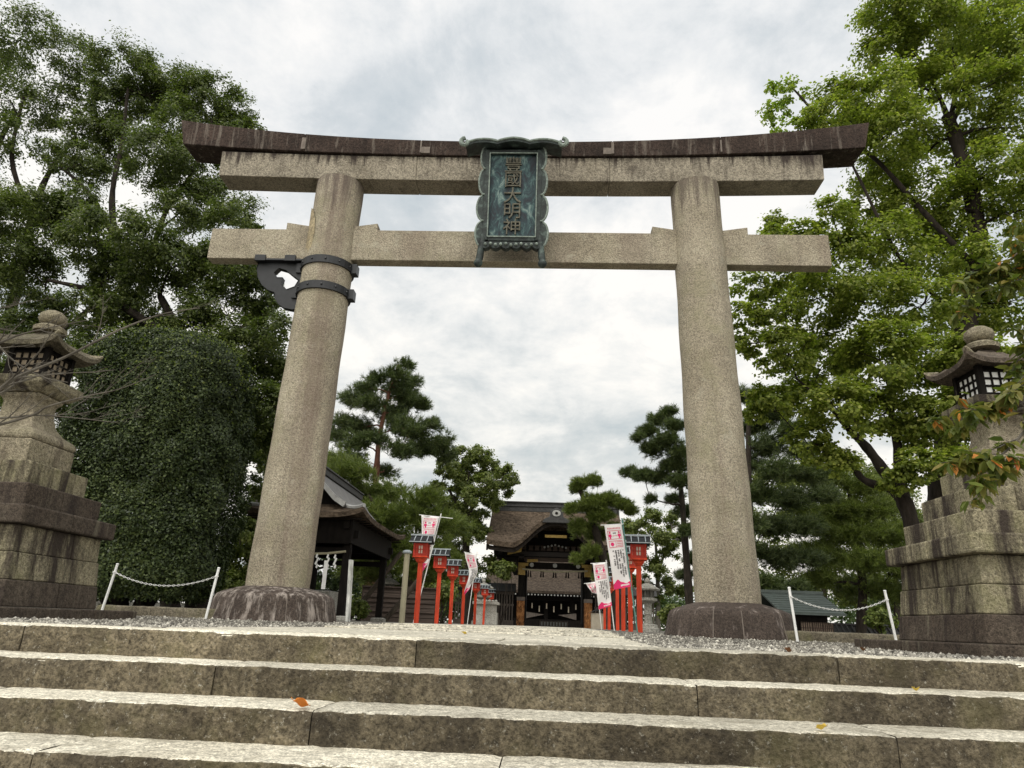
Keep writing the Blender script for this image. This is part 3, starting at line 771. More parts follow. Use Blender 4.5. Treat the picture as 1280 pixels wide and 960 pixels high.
for a, b_, lab in ((0, 1, 'white chain sagging between posts below the dark clipped evergreen'), (2, 3, 'white chain sagging between posts in front of the lattice-windowed store')):
    mb = MB(); N = 44; P_, Q_ = pt[a], pt[b_]
    for k in range(N):
        u = (k+.5)/N; sag = lambda w: -.16*(1-(2*w-1)**2)
        c0 = P_.lerp(Q_, u-.62/N); c1 = P_.lerp(Q_, u+.62/N); c0.z += sag(u-.62/N); c1.z += sag(u+.62/N)
        d = (c1-c0).normalized(); s_ = Vector((0, 1, 0)) if k % 2 else Vector((0, 0, 1)); s_ = (s_-d*s_.dot(d)).normalized()
        c = (c0+c1)/2; hl = (c1-c0).length/2
        mb.tube([c+d*hl*math.cos(w)+s_*.010*math.sin(w) for w in [i*PI/4 for i in range(9)]], .0042, 5, cap=False)
    tag(mb.build('chain', M['rope'], smooth=True), lab, 'chain', 'white chains between posts')
# ------------------------------------------------------------------ vermilion lanterns along the approach
GZ = .05
def red_lantern(loc, label):
    L = thing('vermilion_lantern', loc, label, 'lantern post', 'vermilion lantern posts lining the approach')
    x, y, z = loc
    mb = MB(); mb.b(x-.052, x+.052, y-.052, y+.052, z-.05, z+1.40); mb.build('post', M['vermilion'], L, bevel=.006)
    mb = MB(); mb.box((x, y, z+1.40), (.21, .21, .06)); mb.lathe((x, y, z), [(.07, 1.33), (.13, 1.425)], square=True)
    mb.box((x, y, z+1.455), (.34, .34, .035)); bk = mb.build('bracket', M['vermilion'], L)
    mb = MB(); h = .145
    for sx in (-1, 1):
        for sy in (-1, 1): mb.b(x+sx*h-.02, x+sx*h+.02, y+sy*h-.02, y+sy*h+.02, z+1.474, z+1.76)
    mb.b(x-h+.021, x+h-.021, y-h+.003, y+h-.003, z+1.474, z+1.53); mb.b(x-h+.021, x+h-.021, y-h+.003, y+h-.003, z+1.705, z+1.76)
    bx = mb.build('lamp_box', M['vermilion_dark'], L)
    mb = MB(); mb.b(x-h+.022, x+h-.022, y-h+.02, y+h-.02, z+1.531, z+1.704); mb.build('paper', M['paper'], bx)
    mb = MB()
    for k in (-1, 0, 1):
        mb.b(x+k*.058-.008, x+k*.058+.008, y-h-.004, y-h+.012, z+1.531, z+1.704)
    for s_ in (-1, 1): mb.b(x-h+.024, x-.045 if s_ < 0 else x-.044, y-h+.005, y-h+.018, z+1.532, z+1.703) if s_ < 0 else mb.b(x+.045, x+h-.024, y-h+.005, y-h+.018, z+1.532, z+1.703)
    mb.b(x-h+.022, x+h-.022, y-h-.002, y-h+.014, z+1.612, z+1.624)
    mb.build('lattice', M['vermilion_dark'], bx)
    mb = MB(); w, d = .25, .235
    prof = [(-d, 1.765), (-d, 1.790), (-.10, 1.885), (0, 1.935), (.10, 1.885), (d, 1.790), (d, 1.765), (0, 1.86)]
    mb.extrude([(x-w, y+a, z+b) for a, b in prof], (2*w, 0, 0)); rf = mb.build('roof', M['blackmetal'], L)
    mb = MB()
    for k in (-.62, 0, .62):
        xx = x+k*(w-.012)
        for s_ in (-1, 1): mb.bar((xx, y+s_*.02, z+1.935), (xx, y+s_*(d+.012), z+1.797), .017, .02)
    for s_ in (-1, 1): mb.b(x-w-.01, x+w+.01, *sorted((y+s_*(d+.004), y+s_*(d+.026))), z+1.768, z+1.788)
    mb.b(x-w-.02, x+w+.02, y-.03, y+.03, z+1.94, z+1.975)
    mb.build('roof_batten', M['greymetal'], rf)
    return L
LEFT = [(523, 16.6), (548, 19.8), (565, 23.2), (580, 27.8), (595, 32.6), (606, 38), (614.5, 43)]
lefttxt = ['vermilion lantern post nearest the beige pole, with a banner flying above its roof', 'vermilion lantern post second from the beige pole in the left row', 'vermilion lantern post third from the beige pole in the left row',
           'vermilion lantern post with the twisted white banner hanging in front of it', 'vermilion lantern post directly right of the twisted banner in the left row', 'vermilion lantern post second from the far end of the left row', 'vermilion lantern post at the far end of the left row, closest to the bark-roofed gate']
first = None
def place(src, loc, label):
    if src is None: return red_lantern(loc, label)
    o = copy_tree(src); o.location = loc; o['label'] = label; q_ = random.Random(int(loc[1]*100)); o.rotation_euler = (RAD(q_.uniform(-.9, .9)), RAD(q_.uniform(-.9, .9)), RAD(q_.uniform(-6, 6))); return o
for (px, Y), lab in zip(LEFT, lefttxt):
    p = at(px, 740, Y); o = place(first, (p.x, Y, GZ), lab); first = first or o
for i, (px, Y) in enumerate([(799, 15.4), (787.5, 17.6), (778.5, 20.6), (771.5, 24.0), (761, 28.5), (755.5, 33.5)]):
    p = at(px, 740, Y)
    place(first, (p.x, Y, GZ), ['tall vermilion lantern post standing clear right of the largest banner', 'vermilion lantern post half hidden behind the one right of the largest banner', 'vermilion lantern post under the right edge of the largest banner',
                             'vermilion lantern post under the left edge of the largest banner', 'vermilion lantern post just right of the smaller hanging banner foot', 'vermilion lantern post under the smaller hanging banner, last of the right row'][i])

# ------------------------------------------------------------------ banners
def banner(name, corners, Y, label, pole, cross, ripple=.03, polemat='white', full=True, twist=None, cut=1.0):
    """corners TL TR BR BL as photo points brought to distance Y; the cloth gets folds of its own depth"""
    TL, TR, BR, BL = [at(a, b, Y) for a, b in corners]
    p0, p1 = at(*pole[0], Y+.03), at(*pole[1], Y+.03); p1.z = GZ-.02
    L = thing(name, (p1.x, p1.y, GZ), label, 'banner', 'white safety notice banners on poles')
    def Sf(u, v, off=0):
        a = TL.lerp(TR, u); b = BL.lerp(BR, u); q = a.lerp(b, v)
        q = q+Vector((0, ripple*math.sin(v*7+u*3)*(.3+v)+.5*ripple*math.sin(u*6+v*2)-off, 0))
        if twist: q = q+Vector((twist(v), 0, 0))
        return q
    mb = MB(); NU, NV = 10, 26
    for i in range(NU+1):
        for j in range(NV+1): mb.v.append(tuple(Sf(i/NU, j/NV)))
    for i in range(NU):
        for j in range(NV):
            a = i*(NV+1)+j; mb.f.append((a, a+NV+1, a+NV+2, a+1))
    cl = mb.build('cloth', M['cloth'], L, smooth=True)
    sd_ = cl.modifiers.new('cloth_thickness', 'SOLIDIFY'); sd_.thickness = .004; sd_.offset = 1
    if Sf(.5, .5, 0) is None: return
    def rect(m_, u0, v0, u1, v1, off=.007, nu=None, nv=None):
        nu = nu or max(1, int((u1-u0)*10)); nv = nv or max(1, int((v1-v0)*26)); o = len(m_.v)
        for i in range(nu+1):
            for j in range(nv+1): m_.v.append(tuple(Sf(u0+(u1-u0)*i/nu, v0+(v1-v0)*j/nv, off)))
        for i in range(nu):
            for j in range(nv):
                a = o+i*(nv+1)+j; m_.f.append((a, a+nv+1, a+nv+2, a+1))
    def poly(m_, uv, off=.009):
        o = len(m_.v); m_.v += [tuple(Sf(u, v, off)) for u, v in uv]; m_.f.append(tuple(range(o, o+len(uv))))
    pk, rs, ik, wh = MB(), MB(), MB(), MB()
    s = cut
    # title bar, boxed pair of figures kept apart by a double arrow, second boxed pair
    for k in range(9): rect(rs, .14+.083*k, .045*s, .14+.083*k+.055, .07*s)
    def frame(m_, u0, v0, u1, v1, w=.03):
        rect(m_, u0, v0, u1, v0+w*.35*s); rect(m_, u0, v1-w*.35*s, u1, v1); rect(m_, u0, v0+w*.35*s, u0+w, v1-w*.35*s); rect(m_, u1-w, v0+w*.35*s, u1, v1-w*.35*s)
    frame(rs, .11, .09*s, .89, .235*s); frame(rs, .11, .255*s, .89, .365*s); rect(rs, .49, .26*s, .515, .36*s)
    for u in (.24, .76):
        poly(pk, [(u+.055*math.cos(a*PI/4), (.125+.016*math.sin(a*PI/4))*s) for a in range(8)])
        poly(pk, [(u-.08, .15*s), (u+.08, .15*s), (u+.09, .19*s), (u+.045, .19*s), (u+.04, .222*s), (u-.04, .222*s), (u-.045, .19*s), (u-.09, .19*s)])
    poly(rs, [(.36, .178*s), (.42, .165*s), (.42, .174*s), (.58, .174*s), (.58, .165*s), (.64, .178*s), (.58, .191*s), (.58, .182*s), (.42, .182*s), (.42, .191*s)])
    for k in range(3): rect(ik, .42+.06*k, .125*s, .42+.06*k+.04, .145*s)
    poly(pk, [(.30+.10*math.cos(a*PI/4), (.31+.032*math.sin(a*PI/4))*s) for a in range(8)]); poly(rs, [(.19, .275*s), (.27, .285*s), (.25, .30*s)])
    for k in range(3): rect(rs, .56, (.275+.028*k)*s, .84, (.286+.028*k)*s)
    if full:
        # columns of small upright writing, too small to read
        rr = random.Random(4)
        for c, u in enumerate((.84, .70, .56, .42, .28)):
            v = .41; stop = (.80, .84, .78, .70, .66)[c]
            while v < stop:
                w = rr.uniform(.040, .054); hh = rr.uniform(.019, .024)
                if rr.random() < .85:
                    rect(ik, u-w, v, u+w, v+hh*.42); rect(ik, u-w*.25, v+hh*.3, u+w*.3, v+hh) if rr.random() < .7 else rect(ik, u-w, v+hh*.6, u+w*.7, v+hh)
                v += .027
        edge = [(k/14, .925-.075*math.exp(-((k/14-.3)/.14)**2)-.012*math.sin(k)) for k in range(15)]
        o = len(pk.v)
        for u, v in edge: pk.v += [tuple(Sf(u, v, .007)), tuple(Sf(u, (v+1)/2, .007)), tuple(Sf(u, 1, .007))]
        for k in range(14): pk.f += [(o+3*k, o+3*k+3, o+3*k+4, o+3*k+1), (o+3*k+1, o+3*k+4, o+3*k+5, o+3*k+2)]
        for k in range(7): rect(wh, .42+.075*k, .945, .42+.075*k+.05, .972, .012)
    for nm, m_, mt in (('crimson_print', pk, 'pink'), ('frame_print', rs, 'rose'), ('black_print', ik, 'ink'), ('white_print', wh, 'cloth')):
        if m_.v: m_.build(nm, M[mt], cl)
    mb = MB(); mb.tube([p0, p1], .014, 8); mb.build('pole', M[polemat], L, smooth=True)
    c0, c1 = at(*cross[0], Y+.02), at(*cross[1], Y+.02)
    mb = MB(); mb.tube([c0, c1], .009, 6); mb.build('crossbar', M['white'], L, smooth=True)
    return L
banner('notice_banner', [(755.5, 656.5), (777, 655.5), (788.7, 733), (768, 737)], 14.6, 'largest white and crimson notice banner hanging straight beside the tall right lantern post', ((777.5, 648), (797, 791)), ((751, 656.5), (779, 655)), .025, 'teal')
banner('notice_banner', [(741, 704.5), (757, 703), (764.8, 757), (748.5, 762)], 20.2, 'smaller white and crimson notice banner hanging straight left of the largest one', ((757.6, 700), (768, 789)), ((738, 704.5), (759, 703)), .03)
banner('notice_banner', [(732.3, 729.5), (745, 727), (747.5, 742), (740, 741)], 27, 'small white notice banner blown sideways with its lower end out of sight', ((745.8, 725), (752, 788)), ((730, 729.5), (747, 727)), .06, full=False, cut=2.6)
banner('notice_banner', [(526.8, 644), (549.5, 646), (534.2, 706), (527, 715)], 17.3, 'white notice banner blown behind the roof of the nearest left lantern post', ((551.5, 642), (516.3, 778)), ((524, 643.5), (566, 648)), .05)
banner('notice_banner', [(581, 690.5), (595, 693), (587, 736), (580, 744)], 26.6, 'white notice banner twisted and gathered in front of the fourth left lantern post', ((596.3, 690), (584, 780)), ((580, 690), (611, 696)), .06, twist=lambda v: .17*math.sin(v*PI)**2)

# ------------------------------------------------------------------ small stone lanterns and posts
def old_lantern(px, Y, ytop, label, mat='lichenstone'):
    top = at(px, ytop, Y); h = top.z-GZ; x, y = top.x, Y
    L = thing('old_stone_lantern', (x, y, GZ), label, 'stone lantern', 'small old stone lanterns in the precinct')
    k = h/2.3; c = (x, y, GZ)
    P = lambda pr: [(r*k, z*k) for r, z in pr]
    mb = MB(); mb.lathe(c, P([(.50, -.02), (.50, .16), (.42, .18), (.40, .30), (.26, .34)]), 6); mb.build('base', M[mat], L)
    mb = MB(); mb.lathe(c, P([(.19, .33), (.165, .5), (.165, 1.1), (.19, 1.22)]), 14); mb.lathe(c, P([(.20, .74), (.20, .80)]), 14); mb.build('shaft', M[mat], L)
    mb = MB(); mb.lathe(c, P([(.22, 1.21), (.42, 1.32), (.42, 1.42), (.28, 1.44)]), 6); mb.build('platform', M[mat], L)
    mb = MB()
    for a in range(6): w = a*PI/3; mb.box((x+.24*k*math.cos(w), y+.24*k*math.sin(w), GZ+1.59*k), (.09*k, .09*k, .32*k), Matrix.Rotation(w, 3, 'Z'))
    mb.lathe(c, P([(.19, 1.43), (.19, 1.75)]), 6); mb.build('fire_box', M[mat], L, tone=-.4)
    mb = MB(); mb.lathe(c, P([(.54, 1.74), (.57, 1.81), (.40, 1.90), (.20, 2.02), (.10, 2.06)]), 6); mb.build('roof', M[mat], L)
    mb = MB(); mb.lathe(c, P([(.09, 2.05), (.13, 2.10), (.13, 2.16), (.09, 2.24), (.02, 2.31)]), 12); mb.build('finial', M[mat], L)
old_lantern(487, 29, 716, 'old grey stone lantern half hidden behind the twisted banner post')
old_lantern(604, 41, 722, 'old pale stone lantern behind the far end of the left vermilion row')
old_lantern(809, 19.5, 722, 'old grey stone lantern behind the tall right vermilion post')
old_lantern(186, 23, 733, 'little old stone lantern in the gloom under the dark clipped evergreen')

# stacked stone pedestal near the far end of the left row
p = at(607, 770, 39); ped = thing('stone_pedestal', (p.x, 39, GZ), 'pale stacked stone pedestal with rocks on top behind the far left lantern posts', 'pedestal')
mb = MB(); w = .62; mb.b(p.x-w, p.x+w, 38.6, 39.6, GZ, GZ+.62); mb.b(p.x-w*.9, p.x+w*.9, 38.65, 39.5, GZ+.622, GZ+1.0); mb.build('block', M['lichenstone'], ped, bevel=.02, tone=.3)
mb = MB(); mb.b(p.x-w-.07, p.x+w+.07, 38.55, 39.65, GZ+1.003, GZ+1.14); mb.build('coping', M['lichenstone'], ped, bevel=.02, tone=.35)
mb = MB(); r_ = random.Random(2)
for k in range(7): mb.ball((p.x-.5+.17*k, 38.9+r_.uniform(-.1, .2), GZ+1.19), r_.uniform(.07, .13), 6, 4, .8)
mb.build('rocks', M['lichenstone'], ped, tone=.2)

b_ = at(435, 775, 14.6); t_ = at(439, 700, 14.6)
mb = MB(); mb.bar((b_.x, 14.6, GZ-.03), (t_.x, 14.6, t_.z), .165, .06)
tag(mb.build('weathered_signpost', M['whitepost'], bevel=.006), 'weathered white wooden signpost board standing in front of the dark pavilion', 'signpost')
b_ = at(502, 778, 15.8); t_ = at(509, 692, 15.8)
L = thing('beige_pole', (b_.x, 15.8, GZ), 'plain beige pole with a pale round cap beside the brown plank fence', 'pole')
mb = MB(); mb.tube([(b_.x, 15.8, GZ-.03), (t_.x, 15.8, t_.z)], .062, 14); mb.build('post', M['olivepost'], L, smooth=True)
mb = MB(); mb.lathe((t_.x, 15.8, t_.z), [(.085, 0), (.105, .02), (.10, .05), (.05, .075)], 14); mb.build('cap', M['greymetal'], L, smooth=True)

# brown plank fence and the log props of the old pine
x0 = at(452, 760, 24).x; x1 = at(543, 760, 24).x; zt = at(495, 735, 24).z
L = thing('plank_fence', ((x0+x1)/2, 24, GZ), 'brown horizontal plank fence behind the beige pole and nearest vermilion posts', 'fence')
n = 7; hh = (zt-GZ)/n; mb = MB()
for k in range(n): mb.box(((x0+x1)/2, 24+.018*k % .03, GZ+hh*(k+.5)), (x1-x0, .03, hh*1.06), Matrix.Rotation(RAD(-14), 3, 'X'))
mb.build('planks', M['brownwood'], L)
for k in range(4):
    xx = x0+(x1-x0)*k/3; mb = MB(); mb.b(xx-.05, xx+.05, 24.03, 24.13, GZ, zt+.03); mb.build('post', M['brownwood'], L)
mb = MB(); mb.b(x0-.04, x1+.04, 23.94, 24.10, zt+.005, zt+.045); mb.build('top_rail', M['brownwood'], L, tone=.2)
for (a, b_, Y, lab) in (((446, 748), (502, 690), 22.6, 'rough log prop slanting up left of the beige pole'), ((478, 778), (530, 716), 22.2, 'rough log prop slanting behind the beige pole across the plank fence')):
    p, q = at(*a, Y), at(*b_, Y); p.z = max(p.z-.35, GZ-.05) if b_[0] > 510 else GZ-.05
    if b_[0] < 510: p.x -= .25
    mb = MB(); mb.tube([p, p.lerp(q, .5)+Vector((0, 0, -.02)), q], [.085, .078, .07], 9); tag(mb.build('log_prop', M['log'], smooth=True), lab, 'tree prop', 'log props under the old pine')

# ------------------------------------------------------------------ purification pavilion, left
PX0, PX1, PY0, PY1 = -7.42, -4.32, 17.0, 22.6; pcx, pcy = (PX0+PX1)/2, (PY0+PY1)/2
pav = thing('water_pavilion', (pcx, pcy, GZ), 'dark timber purification pavilion with curved hip and gable roof behind left pillar', 'pavilion')
def curved_roof(cx, cy, hx, hy, ze, zi, ix, iy, lift, th, N=16):
    """sweeping skirt roof from the eave (ze) to an inner rectangle ix, iy at height zi"""
    m_ = MB(); per = []
    for i in range(N): per.append((-1+2*i/N, -1))
    for i in range(N): per.append((1, -1+2*i/N))
    for i in range(N): per.append((1-2*i/N, 1))
    for i in range(N): per.append((-1, 1-2*i/N))
    K = 6; R = len(per)
    for k in range(K+1):
        w = k/K
        for (u, v) in per:
            c = (min(abs(u), abs(v)))**4; x = cx+u*(hx+(ix-hx)*w); y = cy+v*(hy+(iy-hy)*w)
            m_.v.append((x, y, ze+(zi-ze)*(w**1.35)+lift*c*(1-w)**2))
    for k in range(K):
        for i in range(R): m_.f.append((k*R+i, k*R+(i+1) % R, (k+1)*R+(i+1) % R, (k+1)*R+i))
    o = len(m_.v)
    for k in range(2):
        w = k
        for (u, v) in per:
            c = (min(abs(u), abs(v)))**4; x = cx+u*((hx-.01)+(ix-hx)*w); y = cy+v*((hy-.01)+(iy-hy)*w)
            m_.v.append((x, y, ze-th+(.16 if k else 0)+lift*c*(1-w)))
    for i in range(R):
        j = (i+1) % R; m_.f += [(o+i, o+R+i, o+R+j, o+j), (i, o+i, o+j, j)]
    m_.f.append(tuple(o+R+i for i in range(R)))
    return m_
rf = curved_roof(pcx, pcy, 1.53, 2.8, 2.52, 2.80, .86, 2.25, .17, .12).build('skirt_roof', M['barkroof'], pav, smooth=True)
mb = MB(); cur = [(.98, 2.80), (.70, 2.97), (.40, 3.27), (.17, 3.58), (0, 3.72)]
outl = [(x, z) for x, z in cur]+[(-x, z) for x, z in cur[-2::-1]]
low_ = [(x*.97, z-.10) for x, z in outl]
for k in range(len(outl)-1):
    a, b_ = outl[k], outl[k+1]; c, d = low_[k], low_[k+1]
    mb.extrude([(pcx+a[0], PY0+.30, a[1]), (pcx+b_[0], PY0+.30, b_[1]), (pcx+d[0], PY0+.30, d[1]), (pcx+c[0], PY0+.30, c[1])], (0, 4.9, 0))
gb = mb.build('gable_roof', M['rooftin'], pav)
mb = MB()
for k in range(len(outl)-1):
    a, b_ = outl[k], outl[k+1]; c, d = low_[k], low_[k+1]
    mb.extrude([(pcx+a[0]*1.03, PY0+.22, a[1]+.02), (pcx+b_[0]*1.03, PY0+.22, b_[1]+.02), (pcx+d[0], PY0+.22, d[1]), (pcx+c[0], PY0+.22, c[1])], (0, .075, 0))
mb.build('bargeboard', M['roofpale'], gb)
mb = MB(); mb.extrude([(pcx+x*.9, PY0+.55, z-.11) for x, z in outl], (0, .05, 0)); mb.build('gable_wall', M['darkwood'], pav)
mb = MB()
for sx in (-1, 1): mb.b(pcx+sx*1.16-.03, pcx+sx*1.16+.03, PY0+.42, PY1-.42, 1.86, 2.42)
for sy in (-1, 1): mb.b(pcx-1.125, pcx+1.125, pcy+sy*2.32-.03, pcy+sy*2.32+.03, 1.84, 2.42)
mb.build('frieze_board', M['darkwood'], pav)
mb = MB(); mb.b(pcx-.11, pcx+.11, PY0+.20, PY0+5.3, 3.68, 3.84); mb.b(pcx-.15, pcx+.15, PY0+.20, PY0+5.3, 3.842, 3.885); mb.b(pcx-.2, pcx+.2, PY0+.14, PY0+.20, 3.62, 3.98); mb.build('ridge', M['rooftile'], pav, bevel=.01)
for s_ in (-1, 1):
    mb = MB(); mb.tube([(pcx+s_*(1.53-.73*w), PY0+(.01+.54*w), 2.55+.17*(1-w)**2+.28*w**1.35) for w in [i/6 for i in range(7)]], .055, 6)
    mb.build('hip_ridge', M['roofpale'], pav, smooth=True)
for sx in (-1, 1):
    for sy in (-1, 1):
        mb = MB(); xx, yy = pcx+sx*1.05, pcy+sy*2.1; mb.b(xx-.085, xx+.085, yy-.085, yy+.085, GZ, 2.42); ps = mb.build('post', M['darkwood'], pav)
        mb = MB(); mb.lathe((xx, yy, GZ), [(.19, -.02), (.19, .08), (.13, .11)], square=True); mb.build('footing', M['lichenstone'], ps)
mb = MB()
for sx in (-1, 1): mb.b(pcx+sx*1.05-.07, pcx+sx*1.05+.07, PY0+.35, PY1-.35, 2.2, 2.40)
for sy in (-1, 1): mb.b(pcx-1.3, pcx+1.3, pcy+sy*2.1-.065, pcy+sy*2.1+.065, 2.0, 2.18); mb.b(pcx-1.15, pcx+1.15, pcy+sy*2.1-.055, pcy+sy*2.1+.055, 1.62, 1.76)
for k in range(13): mb.b(PX0+.10, PX1-.10, PY0+.2+k*.43, PY0+.26+k*.43, 2.404, 2.43)
mb.build('beam', M['darkwood'], pav)
mb = MB(); mb.tube([(pcx-1.05, PY0+.56, 1.66), (pcx-.5, PY0+.56, 1.60), (pcx+.1, PY0+.56, 1.57), (pcx+.6, PY0+.56, 1.60), (pcx+1.05, PY0+.56, 1.66)], .03, 7)
rope = tag(mb.build('straw_rope', M['olivepost'], smooth=True), 'sagging straw rope with paper streamers strung across the dark pavilion front', 'rope')
for k, u in enumerate((-.7, -.2, .35, .62, .8)):
    mb = MB(); x = pcx+u; z = 1.59
    for j in range(4): mb.extrude([(x+.03*(j % 2), PY0+.53, z-.08*j), (x+.035+.03*(j % 2), PY0+.53, z-.08*j-.03), (x+.01+.03*(j % 2), PY0+.53, z-.08*j-.12), (x-.03+.03*(j % 2), PY0+.53, z-.08*j-.09)], (0, .004+.002*j, 0))
    s_ = mb.build('paper_streamer', M['white'], rope)
bs = thing('stone_basin', (pcx, pcy, GZ), 'long grey stone water basin under the dark pavilion roof', 'basin')
mb = MB(); mb.b(pcx-.42, pcx+.42, pcy-1.1, pcy+1.1, GZ, GZ+.72); mb.build('trough', M['lichenstone'], bs, bevel=.03); mb = MB(); mb.b(pcx-.34, pcx+.34, pcy-1.0, pcy+1.0, GZ+.724, GZ+.735); mb.build('water', M['bronze'], bs)
p = at(403, 715, 17.2); mb = MB(); mb.b(p.x-.045, p.x+.045, 17.4, 17.43, .75, 1.42); tag(mb.build('notice_strip', M['white']), 'narrow white notice board hanging on the left post of the dark pavilion', 'notice')

# ------------------------------------------------------------------ the inner gate with undulating gable
KX, KY = .79, 45.0
kar = thing('inner_gate', (KX, KY, GZ), 'ornate dark timber inner gate with brown cypress bark roof and undulating gable', 'temple gate')
HX, YF, YR, ZR, ZE = 4.12, 42.2, 46.4, 7.25, 4.62
def zroof(x, y):
    a = abs(y-YR)/(YR-YF)
    z = ZE+(ZR-ZE)*(1-a)**1.28 if a < 1 else ZE
    z += .22*(abs(x)/HX)**3*(a**1.5)
    q = abs(x)/2.75
    if q < 1 and y < YR:
        k = ZE+(6.28-ZE)*(.5+.5*math.cos(PI*q**1.12)); k += .05*max(0, a-.6)
        z = max(z, k)
    return z
def roofgrid(off, inset=0.0):
    NX, NY = 64, 26; V = []
    for i in range(NX+1):
        for j in range(NY+1):
            x = -HX+inset+(2*HX-2*inset)*i/NX; y = YF+inset+(2*(YR-YF)-2*inset)*j/NY; V.append((KX+x, y, zroof(x, y)+off))
    return V, NX, NY
mb = MB(); V, NX, NY = roofgrid(0); V2, _, _ = roofgrid(-.30, .05); n1 = len(V); mb.v = V+V2
for i in range(NX):
    for j in range(NY):
        a = i*(NY+1)+j; mb.f += [(a, a+NY+1, a+NY+2, a+1), (n1+a, n1+a+1, n1+a+NY+2, n1+a+NY+1)]
bd = [i*(NY+1) for i in range(NX+1)]+[NX*(NY+1)+j for j in range(1, NY+1)]+[i*(NY+1)+NY for i in range(NX-1, -1, -1)]+[j for j in range(NY-1, 0, -1)]
for k in range(len(bd)): a, b_ = bd[k], bd[(k+1) % len(bd)]; mb.f.append((a, b_, n1+b_, n1+a))
krf = mb.build('bark_roof', M['barkroof'], kar, smooth=True)
# dark layered eave board under the bark edge, following the undulation
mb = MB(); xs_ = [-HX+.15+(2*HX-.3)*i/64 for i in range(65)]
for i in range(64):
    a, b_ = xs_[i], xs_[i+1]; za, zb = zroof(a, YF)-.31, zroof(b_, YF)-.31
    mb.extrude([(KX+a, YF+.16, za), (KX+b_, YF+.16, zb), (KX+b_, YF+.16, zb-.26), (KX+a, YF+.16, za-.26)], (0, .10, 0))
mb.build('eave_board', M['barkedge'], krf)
mb = MB()
for x, y0_, y1_ in ((HX-.12, YF+.1, 2*YR-YF-.1), (-HX+.02, YF+.1, 2*YR-YF-.1)):
    for j in range(20):
        ya_, yb_ = y0_+(y1_-y0_)*j/20, y0_+(y1_-y0_)*(j+1)/20
        mb.extrude([(KX+x, ya_, zroof(HX, ya_)-.32), (KX+x, yb_, zroof(HX, yb_)-.32), (KX+x, yb_, zroof(HX, yb_)-.66), (KX+x, ya_, zroof(HX, ya_)-.66)], (.10, 0, 0))
mb.build('bargeboard', M['darkwood'], krf)
mb = MB(); mb.b(KX-HX+.12, KX+HX-.12, YR-.22, YR+.22, ZR-.15, ZR+.16); mb.b(KX-HX+.04, KX+HX-.04, YR-.27, YR+.27, ZR+.163, ZR+.22); mb.b(KX-HX+.08, KX+HX-.08, YR-.20, YR+.20, ZR+.223, ZR+.42); mb.b(KX-HX, KX+HX, YR-.28, YR+.28, ZR+.423, ZR+.50)
mb.build('ridge', M['rooftile'], kar, bevel=.015)
for s_ in (-1, 1):
    mb = MB(); mb.b(*sorted((KX+s_*(HX+.005), KX+s_*(HX-.10))), YR-.33, YR+.33, ZR-.35, ZR+.62)
    mb.build('ridge_end_tile', M['rooftile'], kar, bevel=.03)
# ornament on the crest of the undulating gable
mb = MB(); oc = (KX+.25*0, YF-.02, 6.27)
mb.extrude([(KX-.85, YF-.06, 5.88), (KX-.72, YF-.06, 6.10), (KX-.42, YF-.06, 6.23), (KX-.36, YF-.06, 6.58), (KX, YF-.06, 6.78), (KX+.36, YF-.06, 6.58), (KX+.42, YF-.06, 6.23), (KX+.72, YF-.06, 6.10), (KX+.85, YF-.06, 5.88)], (0, .5, 0))
orn = mb.build('gable_ornament', M['rooftile'], kar, bevel=.03)
mb = MB(); mb.v = []; N = 24
for r0, mt, yy in ((.22, 'whitecarve', -.10), (.09, 'darkwood', -.13)):
    m_ = MB(); m_.extrude([(KX+r0*(1.15 if mt == 'whitecarve' else 1)*math.cos(2*PI*k/N), YF+yy, 6.44+r0*.85*math.sin(2*PI*k/N)) for k in range(N)], (0, .05, 0)); m_.build('crest', M[mt], orn)
# columns
for sx in (-1, 1):
    for yy in (45.0, 48.0):
        x = KX+sx*2.04; mb = MB(); mb.tube([(x, yy, GZ), (x, yy, 4.55)], .20, 16)
        cl = mb.build('column', M['darkwood'], kar, smooth=True)
        if yy == 45.0:
            mb = MB(); mb.b(x-.235, x+.235, yy-.235, yy+.235, GZ, 1.50); mb.build('worn_base_casing', M['rust_post'], cl, bevel=.02)
            mb = MB(); mb.b(x-.25, x+.25, yy-.25, yy+.25, 1.503, 1.72); mb.build('casing_cap', M['greywood'], cl, bevel=.02)
            mb = MB(); mb.b(x-.22, x+.22, yy-.225, yy+.225, 3.02, 3.70); mb.build('gilt_sleeve', M['gold'], cl)
mb = MB()
mb.b(KX-2.6, KX+2.6, 44.80, 45.2, 3.42, 3.80); mb.b(KX-2.9, KX+2.9, 44.7, 45.3, 4.1, 4.4)
for sx in (-1, 1): mb.b(KX+sx*2.04-.15, KX+sx*2.04+.15, 43.0, 49.0, 3.85, 4.08); mb.b(KX+sx*3.3-.12, KX+sx*3.3+.12, 42.6, 50, 4.05, 4.25)
mb.b(KX-3.6, KX+3.6, 43.0, 43.25, 4.0, 4.26)
for sx in (-1, 1):
    for k in range(5): mb.b(*sorted((KX+sx*2.25, KX+sx*(2.6+.24*k))), 43.4+.05*k, 47.5-.05*k, 3.15+.2*k, 3.34+.2*k)
mb.b(KX-1.8, KX+1.8, 44.9, 45.1, 4.45, 5.3); mb.b(KX-1.1, KX+1.1, 44.9, 45.1, 5.32, 5.75)
mb.build('beam', M['darkwood'], kar)
mb = MB(); mb.b(KX-2.3, KX+2.3, 44.72, 44.79, 3.85, 4.08)
